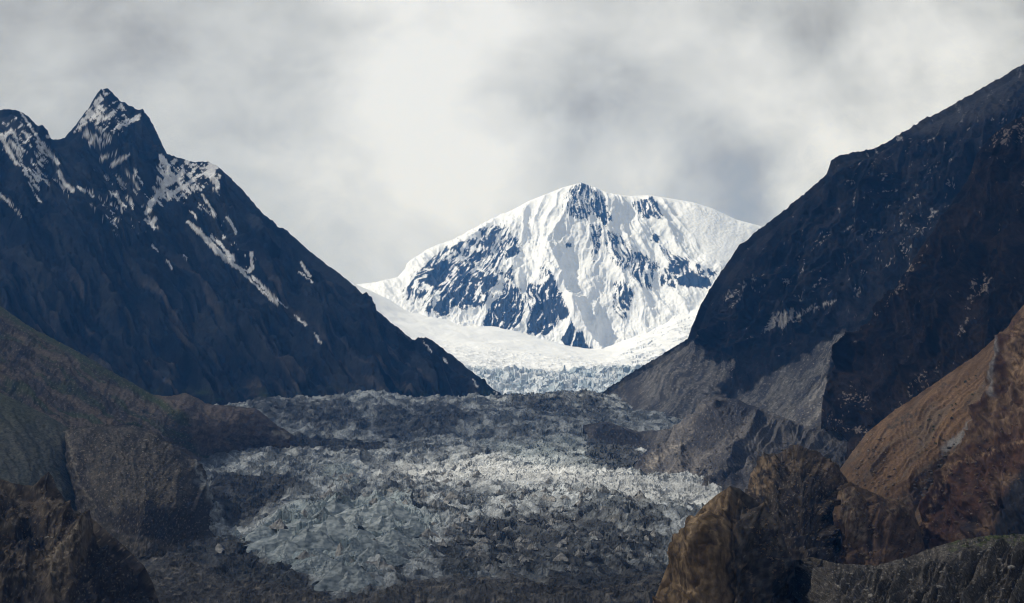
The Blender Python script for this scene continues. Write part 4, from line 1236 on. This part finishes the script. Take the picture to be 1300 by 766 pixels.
    Dz([(200, 690), (300, 680), (340, 710), (420, 745), (420, 800), (150, 800)], .8, 14)
    Dz([(700, 728), (860, 715), (860, 800), (430, 800), (430, 765), (560, 758), (650, 755)], .97, 9)
    Dz([(560, 735), (660, 732), (700, 745), (640, 758), (540, 760), (430, 752)], .5, 6)
    dn = dirt + .30 * fbm(X / 22, Y / 45, Z0 + 11, 4, .65) + .22 * (r2_ - .5)
    dm = sst(.28, .78, dn)
    C = mix(C, mix((.032, .037, .045), (.075, .079, .084), r3_), dm)
    blue = np.zeros(U.shape)
    area(blue, uw, vw, [(330, 665), (380, 640), (500, 640), (560, 660), (520, 700), (440, 745), (340, 715)], .8, 12)
    area(blue, uw, vw, [(410, 595), (450, 590), (450, 620), (410, 615)], .5, 8)
    area(blue, uw, vw, [(620, 560), (720, 555), (790, 590), (740, 605), (650, 590)], .35, 10)
    C = mix(C, (.30, .365, .39), blue * sst(.15, .6, r1_ * .5 + r2_ * .5 + .2) * (1 - dm * .8))
    br = np.zeros(U.shape)
    area(br, uw, vw, [(500, 585), (620, 582), (760, 600), (930, 612), (930, 640), (800, 640), (700, 620), (600, 612), (480, 600)], 1, 12)  # sunlit band across the ice, brightened in the colour
    C = mix(C, (.69, .71, .715), br * .65 * (1 - dm))
    rb = sst(.2, .8, rub)
    C = mix(C, mix((.045, .044, .044), (.105, .102, .10), sst(-.3, .4, fbm(X / 30, Y / 60, Z0, 4, .6))), rb * .9)
    C = mix(C, (.30, .27, .23), rb * sst(.3, .5, fbm(u / 26, v / 4, U * 0 + 4, 3)) * .6)
    o = finish('glacier', P, C, M_ICE, kind='structure', smooth=False, label='broken grey and white glacier filling the valley with crevasses and ice towers')
    return o


GL = glacier()

# ------------------------------------------------------------------ single ice towers, boulders and shrubs
R_ = random.Random(11)


def stand(name, u, v):
    P, pu, pv = SURF[name]
    d = (pu - u) ** 2 + (pv - v) ** 2
    m = d.min()
    k = np.unravel_index(np.argmin(np.where(d < m + 3.0, P[..., 1] + d * 8, 1e9)), d.shape)   # the side that faces the valley
    return Vector(P[k].tolist())


def tri_mesh(name, verts, faces, mat, smooth=False):
    me = bpy.data.meshes.new(name)
    me.from_pydata(verts, [], faces)
    me.materials.append(mat)
    if smooth:
        for p in me.polygons:
            p.use_smooth = True
    me.update()
    return me


def plain_mat(name, c1, c2, scale, bump, rough=.9):
    m = bpy.data.materials.new(name)
    m.use_nodes = True
    N, L = m.node_tree.nodes, m.node_tree.links
    b = N['Principled BSDF']
    b.inputs['Roughness'].default_value = rough
    b.inputs['Specular IOR Level'].default_value = .2
    tc = N.new('ShaderNodeTexCoord')
    n = N.new('ShaderNodeTexNoise')
    n.inputs['Scale'].default_value = scale
    n.inputs['Detail'].default_value = 6
    L.new(tc.outputs['Object'], n.inputs['Vector'])
    r = N.new('ShaderNodeValToRGB')
    r.color_ramp.elements[0].position, r.color_ramp.elements[0].color = .35, (*c1, 1)
    r.color_ramp.elements[1].position, r.color_ramp.elements[1].color = .65, (*c2, 1)
    L.new(n.outputs['Fac'], r.inputs[0])
    L.new(r.outputs[0], b.inputs['Base Color'])
    bp = N.new('ShaderNodeBump')
    bp.inputs['Distance'].default_value = bump
    L.new(n.outputs['Fac'], bp.inputs['Height'])
    L.new(bp.outputs[0], b.inputs['Normal'])
    return m


def serac_mesh(k, mat):
    """a leaning fin of ice: a jagged crest line over a wide foot, size about 1"""
    r = random.Random(k)
    n, m = 11, 9
    crest = []
    y = r.uniform(.5, .9)
    for i in range(n):
        q = i / (n - 1) * 2 - 1
        y += r.uniform(-.28, .28)
        y = min(1.1, max(.45, y))
        crest.append((1 - abs(q) ** 1.8) * y + .03)
    V, Fs = [], []
    sk, ln = r.uniform(-.35, .35), r.uniform(.05, .35)
    for a in range(m):
        s = a / (m - 1) * 2 - 1
        k2 = abs(s)
        f = (1 - k2) ** (1.25 if s < 0 else .85)
        for i in range(n):
            q = i / (n - 1) * 2 - 1
            z = crest[i] * f * (1 + r.uniform(-.12, .12)) - .45 * k2 ** 3
            V.append((q * (.85 + .3 * k2) + sk * s * .4 + r.uniform(-.045, .045), s * .62 + ln * f + r.uniform(-.045, .045), z))
    for a in range(m - 1):
        for i in range(n - 1):
            p = a * n + i
            if (i * 7 + a * 3 + k) % 3:
                Fs += [(p, p + 1, p + n), (p + 1, p + n + 1, p + n)]
            else:
                Fs += [(p, p + 1, p + n + 1), (p, p + n + 1, p + n)]
    return tri_mesh('serac', V, Fs, mat)


def boulder_mesh(k, mat):
    import bmesh
    r = random.Random(k)
    bm = bmesh.new()
    bmesh.ops.create_icosphere(bm, subdivisions=1, radius=1)
    for vv in bm.verts:
        vv.co *= r.uniform(.72, 1.12)
        vv.co.z *= .72
        vv.co.x *= 1.2
    me = bpy.data.meshes.new('boulder')
    bm.to_mesh(me)
    bm.free()
    me.materials.append(mat)
    return me


def shrub_mesh(k, mat):
    """many small leaf-sized faces through a low rounded crown"""
    r = random.Random(k)
    V, Fs = [], []
    for i in range(70):
        a, e = r.uniform(0, 6.283), r.uniform(0, 1.5)
        rad = r.uniform(.45, 1.0) * (.8 + .3 * math.sin(a * 2 + k))
        c = Vector((math.cos(a) * math.cos(e) * rad, math.sin(a) * math.cos(e) * rad, math.sin(e) * rad * .8 - .05))
        d1 = Vector((r.uniform(-1, 1), r.uniform(-1, 1), r.uniform(-.6, .9))).normalized() * .26
        d2 = Vector((r.uniform(-1, 1), r.uniform(-1, 1), r.uniform(-.6, .9))).normalized() * .26
        b = len(V)
        V += [tuple(c), tuple(c + d1), tuple(c + d1 * .6 + d2), tuple(c + d2)]
        Fs.append((b, b + 1, b + 2, b + 3))
    return tri_mesh('shrub', V, Fs, mat)


MI = [plain_mat('blue_grey_ice', (.12, .155, .18), (.42, .47, .49), 4.5, .2, .6), plain_mat('grey_dirty_ice', (.14, .14, .14), (.36, .36, .355), 2.5, .1, .8)]
SM = [serac_mesh(k, MI[0]) for k in range(6)] + [serac_mesh(20 + k, MI[1]) for k in range(6)]


def in_poly(x, y, poly):
    o = np.zeros((1,))
    area(o, np.array([float(x)]), np.array([float(y)]), poly, 1, .01)
    return o[0] > .5


def scatter_seracs(n, poly, h0, h1, which, seed):
    r = random.Random(seed)
    xs, ys = [p[0] for p in poly], [p[1] for p in poly]
    c = 0
    while c < n:
        x, y = r.uniform(min(xs), max(xs)), r.uniform(min(ys), max(ys))
        if not in_poly(x, y, poly):
            continue
        p = stand('glacier', x, y)
        me = SM[r.randrange(6) + (6 if r.random() > which else 0)]
        o = bpy.data.objects.new('serac', me)
        s = r.uniform(h0, h1)
        o.scale = (s * r.uniform(.8, 1.5), s * r.uniform(.7, 1.1), s * r.uniform(.8, 1.15))
        o.rotation_euler = (0, r.uniform(-.15, .15), r.gauss(.1, .7))
        o.location = p - Vector((0, 0, s * .12))
        link(o, GL)
        c += 1


for (x, y, sz, az) in ((425, 680, 40, .3), (412, 672, 34, -.2), (450, 694, 44, .2), (470, 700, 34, .6), (352, 690, 34, .3), (338, 682, 28, .5), (365, 705, 30, -.1), (395, 690, 30, .1), (440, 735, 28, .2), (420, 728, 26, -.3),
                       (470, 668, 34, .0), (490, 650, 34, .2), (430, 655, 34, .3), (455, 652, 32, -.2), (408, 716, 22, .2), (465, 742, 20, .4), (445, 742, 20, -.3), (500, 690, 26, .1), (520, 672, 26, .3), (380, 668, 26, .2)):
    o = bpy.data.objects.new('serac', SM[int(x + y) % 6])
    sz *= 1.05
    o.scale = (sz * 1.25, sz * .9, sz * .75)
    o.rotation_euler = (0, 0, az)
    o.location = stand('glacier', x, y) - Vector((0, 0, sz * .1))
    link(o, GL)
scatter_seracs(30, [(335, 668), (380, 645), (470, 640), (545, 655), (520, 700), (440, 742), (345, 712)], 13, 24, .9, 1)
scatter_seracs(60, [(335, 668), (380, 645), (470, 640), (600, 650), (560, 700), (440, 745), (320, 720), (260, 690)], 7, 13, .7, 2)
scatter_seracs(80, [(420, 600), (560, 590), (760, 610), (860, 640), (700, 650), (480, 640), (380, 640)], 4, 9, .0, 3)
scatter_seracs(70, [(560, 660), (700, 655), (850, 660), (830, 715), (700, 725), (580, 720)], 4, 8, .0, 4)

MBp = plain_mat('pale_boulder_stone', (.16, .15, .14), (.32, .30, .27), 1.5, .05)
MBd = plain_mat('dark_boulder_stone', (.05, .045, .042), (.12, .11, .10), 1.5, .05)
BP = [boulder_mesh(k, MBp) for k in range(5)]
BD = [boulder_mesh(k + 9, MBd) for k in range(5)]


def thing_at(name, me, surf, u, v, s, label, cat, group, r, sink=.25):
    o = bpy.data.objects.new(name, me)
    o.location = stand(surf, u, v) + Vector((0, 0, s * sink))
    o.scale = (s, s * r.uniform(.7, 1.0), s * r.uniform(.7, 1.0))
    o.rotation_euler = (r.uniform(-.3, .3), r.uniform(-.3, .3), r.uniform(0, 6.28))
    link(o)
    props(o, label, cat, group)
    return o


def scatter(n, poly, surf, meshes, name, s0, s1, label, cat, group, seed, power=2.5):
    r = random.Random(seed)
    xs, ys = [p[0] for p in poly], [p[1] for p in poly]
    c = 0
    while c < n:
        x, y = r.uniform(min(xs), max(xs)), r.uniform(min(ys), max(ys))
        if not in_poly(x, y, poly):
            continue
        s = s0 + (s1 - s0) * r.random() ** power
        thing_at(name, r.choice(meshes), surf, x, y, s, label, cat, group, r)
        c += 1


rr_ = random.Random(3)
for (x, y, s, lab) in ((187, 559, 4.6, 'large pale boulder on the flat top of the brown moraine block, the biggest there'),
                       (163, 555, 2.8, 'pale flat boulder on the moraine top, left of the biggest one'),
                       (201, 558, 2.6, 'pale boulder on the moraine top close right of the biggest one'),
                       (105, 573, 3.2, 'pale boulder at the left rim of the brown moraine block')):
    thing_at('boulder', rr_.choice(BP), 'boulder_moraine', x, y, s, lab, 'boulder', None, rr_)
for (x, y, s, lab) in ((58, 684, 1.9, 'bright white stone in the middle of the dark near outcrop, leftmost of three'),
                       (61, 682, 1.4, 'bright white stone in the dark near outcrop, middle of three'),
                       (66, 683, 1.3, 'bright white stone in the dark near outcrop, rightmost of three')):
    thing_at('white_stone', BP[0], 'near_rock_outcrop', x, y, s, lab, 'stone', None, rr_)
scatter(52, [(95, 550), (205, 553), (240, 590), (235, 640), (205, 640), (150, 650), (110, 640)], 'boulder_moraine', BP, 'boulder', .9, 2.3,
        'small pale boulder lying on the brown moraine block left of the glacier', 'boulder', 'pale boulders on the brown moraine block', 5)
scatter(52, [(95, 550), (205, 553), (240, 590), (235, 640), (205, 640), (150, 650), (110, 640)], 'boulder_moraine', BD, 'boulder', .9, 2.6,
        'small dark boulder lying on the brown moraine block left of the glacier', 'boulder', 'dark boulders on the brown moraine block', 6)
scatter(90, [(1010, 705), (1110, 728), (1195, 702), (1300, 690), (1300, 764), (1020, 764)], 'gullied_moraine', BP, 'boulder', .35, 1.5,
        'pale stone lying on the gullied rubble bank at the bottom right', 'boulder', 'pale stones on the gullied bank', 7)
scatter(48, [(1000, 480), (1060, 440), (1050, 500), (1100, 545), (1000, 560), (940, 520)], 'black_mountain', BP, 'boulder', 1.6, 3.2,
        'pale boulder on the grey scree fan below the black cliff', 'boulder', 'pale boulders on the grey scree fan', 8)
scatter(20, [(1060, 560), (1120, 545), (1130, 590), (1085, 620)], 'brown_scree_slope', BP, 'boulder', .9, 2.2,
        'pale boulder at the foot of the brown scree slope', 'boulder', 'pale boulders at the scree foot', 9)
for (x, y, s_, lab) in ((1106, 758, 2.6, 'flat pale slab near the bottom edge at the left of the gullied bank'),
                        (1285, 721, 2.6, 'long pale stone near the right edge of the gullied bank'),
                        (1191, 745, 1.9, 'pale stone low in the middle of the gullied bank beside a deep gully'),
                        (1194, 727, 1.7, 'rounded pale stone halfway down the gullied bank above a flatter one'),
                        (1269, 712, 1.8, 'pale stone high on the right of the gullied bank'),
                        (1064, 744, 1.7, 'pale stone alone at the far left of the gullied bank')):
    thing_at('boulder', rr_.choice(BP), 'gullied_moraine', x, y, s_, lab, 'boulder', None, rr_, .15)
MBb = plain_mat('brown_boulder_stone', (.06, .045, .034), (.20, .15, .11), 1.5, .05)
BB = [boulder_mesh(k + 20, MBb) for k in range(5)]
def rubble(n, poly, surf, mesh, mat, s0, s1, seed, label):
    """loose stones too small and too many to count, joined into one object"""
    r = random.Random(seed)
    xs, ys = [p[0] for p in poly], [p[1] for p in poly]
    V, Fs, c = [], [], 0
    bases = [(np.array([v.co[:] for v in m.vertices]), [tuple(p.vertices) for p in m.polygons]) for m in mesh]
    while c < n:
        x, y = r.uniform(min(xs), max(xs)), r.uniform(min(ys), max(ys))
        if not in_poly(x, y, poly):
            continue
        s = s0 + (s1 - s0) * r.random() ** 3
        bv, bf = bases[r.randrange(len(bases))]
        q = np.array(Matrix.Rotation(r.uniform(0, 6.28), 3, 'Z') @ Matrix.Rotation(r.uniform(-.5, .5), 3, 'X'))
        o = sum(len(v) for v in V)
        V.append(bv @ q.T * s + np.array(stand(surf, x, y)) + (0, 0, s * .25))
        Fs += [tuple(i + o for i in f) for f in bf]
        c += 1
    me = bpy.data.meshes.new('rubble')
    me.from_pydata(np.concatenate(V).tolist(), [], Fs)
    me.materials.append(mat)
    props(link(bpy.data.objects.new('rubble', me)), kind='stuff', label=label)


rubble(260, [(1062, 600), (1100, 605), (1150, 640), (1172, 700), (1110, 712), (1050, 700), (1062, 640)], 'reddish_rock_mound', BB, MBb, .5, 2.8, 21, 'loose brown stones on the reddish rock mound')
rubble(260, [(985, 580), (1010, 568), (1045, 585), (1080, 620), (1095, 690), (1040, 690), (990, 640)], 'dark_rock_knob', BB, MBb, .5, 2.4, 26, 'loose brown stones on the dark rock knob')
rubble(200, [(1090, 560), (1130, 548), (1140, 600), (1130, 630), (1080, 612)], 'brown_scree_slope', BB, MBb, .6, 2.6, 22, 'brown stones at the low left foot of the brown scree slope')
rubble(240, [(1160, 610), (1215, 560), (1225, 590), (1200, 650), (1165, 650)], 'brown_scree_slope', BD, MBd, .7, 3.2, 23, 'dark stones in the chute between brown scree and orange cliff')
rubble(240, [(1175, 690), (1200, 600), (1290, 520), (1300, 600), (1250, 680)], 'orange_cliff', BB, MBb, .5, 2.4, 27, 'loose stones on the ledges of the orange cliff')
rubble(240, [(0, 625), (60, 625), (100, 655), (110, 680), (70, 720), (40, 740), (0, 700)], 'near_rock_outcrop', BB, MBb, .3, 1.7, 24, 'loose brown stones on the near outcrop')
rubble(200, [(945, 640), (985, 665), (1000, 720), (1000, 760), (960, 700)], 'tan_rock_crag', BB, MBb, .3, 1.4, 25, 'loose stones on the dark side of the tan crag')
rubble(700, [(1010, 715), (1110, 725), (1195, 702), (1300, 688), (1300, 766), (1020, 766)], 'gullied_moraine', BD + BB, MBd, .25, 1.0, 28, 'small dark rubble covering the gullied bank')
rubble(400, [(88, 550), (205, 553), (245, 590), (235, 640), (205, 640), (150, 650), (110, 640)], 'boulder_moraine', BD, MBd, .5, 1.7, 29, 'small dark rubble covering the brown moraine block')
rubble(300, [(900, 510), (1000, 545), (1040, 580), (900, 600), (840, 590)], 'grey_moraine', BD, MBd, .8, 2.8, 30, 'dark rubble on the grey moraine wall')
MS = plain_mat('dark_shrub_leaves', (.022, .035, .016), (.05, .07, .03), 3, .05)
SH = [shrub_mesh(k, MS) for k in range(4)]
scatter(55, [(1130, 570), (1190, 510), (1250, 460), (1245, 500), (1215, 555), (1160, 590)], 'brown_scree_slope', SH, 'shrub', 1.3, 4.0,
        'low dark shrub growing on the smooth brown scree slope', 'shrub', 'dark shrubs on the brown scree slope', 10)
scatter(90, [(0, 420), (40, 450), (120, 490), (240, 530), (280, 560), (200, 538), (100, 515), (0, 470)], 'banded_hillside', SH, 'shrub', 1.8, 5.0,
        'low dark shrub in the black band of the brown hillside at the left', 'shrub', 'dark shrubs on the banded hillside', 13)
scatter(40, [(0, 505), (60, 530), (88, 560), (100, 620), (40, 600), (0, 590)], 'green_grey_slope', SH, 'shrub', .9, 2.4,
        'small dark shrub on the smooth green grey slope at the left edge', 'shrub', 'shrubs on the green grey slope', 14)
for (x, y, s, lab) in ((1108, 573, 3.2, 'dark round shrub alone at the lower left of the brown scree slope'),
                       (1185, 543, 3.6, 'largest dark shrub low on the brown scree slope, amid smaller ones'),
                       (1209, 522, 3.0, 'dark shrub midway up the brown scree slope')):
    thing_at('shrub', rr_.choice(SH), 'brown_scree_slope', x, y, s, lab, 'shrub', None, rr_)
scatter(34, [(1215, 688), (1300, 676), (1300, 684), (1225, 694)], 'gullied_moraine', SH, 'shrub', .7, 2.0,
        'small green shrub on the crest of the gullied rubble bank', 'shrub', 'green shrubs on the gullied bank crest', 12)

# ------------------------------------------------------------------ unseen cloud layer added for shade; gaps let sun onto chosen spots
def shade_cloud():
    Hc = 3300.0
    x = np.linspace(-11000, 11000, 420)
    y = np.linspace(-9000, 10900, 400)
    X, Y = np.meshgrid(x, y)
    # where the sunbeam through each bit of cloud lands, about valley height
    k = (Hc - 250) / math.tan(SUN_EL)
    GX, GY = X - math.sin(SUN_AZ) * k, Y - math.cos(SUN_AZ) * k
    wx, wy = GX + 160 * fbm(X / 500, Y / 500, X * 0, 4), GY + 260 * fbm(X / 500, Y / 500, X * 0 + 5, 4)
    sun_gap = np.zeros(X.shape)  # openings placed so the sun reaches chosen ground
    for cx, cy, rx, ry, a in ((100, 4300, 800, 480, 1.4), (-100, 3500, 700, 600, 1.1), (250, 2900, 600, 380, .95), (680, 4700, 300, 420, 1.2), (200, 5900, 420, 240, 1.1), (1100, 5500, 500, 400, .6),
                              (740, 2750, 330, 330, .9), (150, 1620, 240, 280, .95), (470, 2250, 330, 330, .9), (380, 1200, 300, 220, .6), (-620, 3450, 200, 300, .6), (-800, 4600, 500, 200, .35),
                              (-1500, 7900, 420, 260, .7), (-1100, 7100, 1700, 900, .35), (1500, 5400, 800, 800, .7), (-480, 1900, 260, 260, 1.1)):
        sun_gap = np.maximum(sun_gap, a * np.exp(-((wx - cx) / rx) ** 2 - ((wy - cy) / ry) ** 2))
    edge = np.minimum(sst(8250, 7700, GY + 260 * fbm(X / 900, Y / 900, X * 0, 4)), sst(-10800, -9000, X) * sst(10800, 9000, X) * sst(-8800, -7500, Y))
    th = edge * (1.25 + .35 * fbm(X / 1400, Y / 1400, X * 0 + 9, 4) - sun_gap)
    keep = th > .02
    t = np.clip(th, 0, 2.0)
    lump = fbm(X / 420, Y / 420, X * 0 + 2, 4)
    V, Fs = [], []
    n = X.size
    top = np.stack([X, Y, Hc + 330 * t ** .7 * (1 + .5 * lump)], -1).reshape(-1, 3)
    bot = np.stack([X, Y, Hc - 120 * t ** .7 * (1 + .8 * lump)], -1).reshape(-1, 3)
    i = (np.arange(399)[:, None] * 420 + np.arange(419)[None, :])
    ok = keep[:-1, :-1] | keep[1:, :-1] | keep[:-1, 1:] | keep[1:, 1:]
    i = i[ok]
    q1 = np.stack([i, i + 1, i + 421, i + 420], -1)
    q2 = q1[:, ::-1] + n
    q = np.concatenate([q1, q2])
    vv = np.concatenate([top, bot])
    used, inv = np.unique(q, return_inverse=True)
    me = bpy.data.meshes.new('shade_clouds')
    me.vertices.add(len(used))
    me.vertices.foreach_set('co', vv[used].reshape(-1).astype(FA))
    me.loops.add(q.size)
    me.loops.foreach_set('vertex_index', inv.reshape(-1).astype(np.int32))
    me.polygons.add(len(q))
    me.polygons.foreach_set('loop_start', np.arange(0, q.size, 4, dtype=np.int32))
    me.polygons.foreach_set('loop_total', np.full(len(q), 4, np.int32))
    me.polygons.foreach_set('use_smooth', np.full(len(q), True))
    me.update(calc_edges=True)
    m = bpy.data.materials.new('shade_cloud_grey')
    m.use_nodes = True
    N, L = m.node_tree.nodes, m.node_tree.links
    N.remove(N['Principled BSDF'])
    df = N.new('ShaderNodeBsdfDiffuse')
    df.inputs['Color'].default_value = (.6, .63, .68, 1)
    tl = N.new('ShaderNodeBsdfTranslucent')
    tl.inputs['Color'].default_value = (.75, .8, .9, 1)
    tp = N.new('ShaderNodeBsdfTransparent')
    a, b = N.new('ShaderNodeMixShader'), N.new('ShaderNodeMixShader')
    a.inputs[0].default_value = .10
    L.new(df.outputs[0], a.inputs[1]); L.new(tl.outputs[0], a.inputs[2])
    b.inputs[0].default_value = .40
    L.new(a.outputs[0], b.inputs[1]); L.new(tp.outputs[0], b.inputs[2])
    L.new(b.outputs[0], N['Material Output'].inputs['Surface'])
    at = me.color_attributes.new('thickness', 'FLOAT_COLOR', 'POINT')
    tt = np.concatenate([t.reshape(-1)] * 2)[used]
    cc = np.repeat(np.exp(-.58 * tt)[:, None], 4, 1)
    at.data.foreach_set('color', cc.reshape(-1).astype(FA))
    an = N.new('ShaderNodeAttribute')
    an.attribute_name = 'thickness'
    L.new(an.outputs['Fac'], b.inputs[0])
    me.materials.append(m)
    o = link(bpy.data.objects.new('shade_clouds', me))
    props(o, kind='structure', label='unseen grey cloud layer added over the valley to cast patchy shade')


shade_cloud()


# ------------------------------------------------------------------ haze: one even box of pale blue air
def haze():
    x0, x1, y0, y1, z0, z1 = -15000, 15000, -500, 22000, -560, 2600
    V = [(x, y, z) for x in (x0, x1) for y in (y0, y1) for z in (z0, z1)]
    Fs = [(0, 1, 3, 2), (4, 6, 7, 5), (0, 4, 5, 1), (2, 3, 7, 6), (0, 2, 6, 4), (1, 5, 7, 3)]
    me = bpy.data.meshes.new('haze')
    me.from_pydata(V, [], Fs)
    m = bpy.data.materials.new('pale_blue_air')
    m.use_nodes = True
    N, L = m.node_tree.nodes, m.node_tree.links
    N.remove(N['Principled BSDF'])
    pv = N.new('ShaderNodeVolumePrincipled')
    pv.inputs['Color'].default_value = (.10, .37, 1, 1)
    pv.inputs['Absorption Color'].default_value = (1, 1, 1, 1)
    pv.inputs['Density'].default_value = 2.8e-5
    pv.inputs['Anisotropy'].default_value = .2
    L.new(pv.outputs[0], N['Material Output'].inputs['Volume'])
    me.materials.append(m)
    o = link(bpy.data.objects.new('haze', me))
    o['kind'] = 'stuff'


haze()
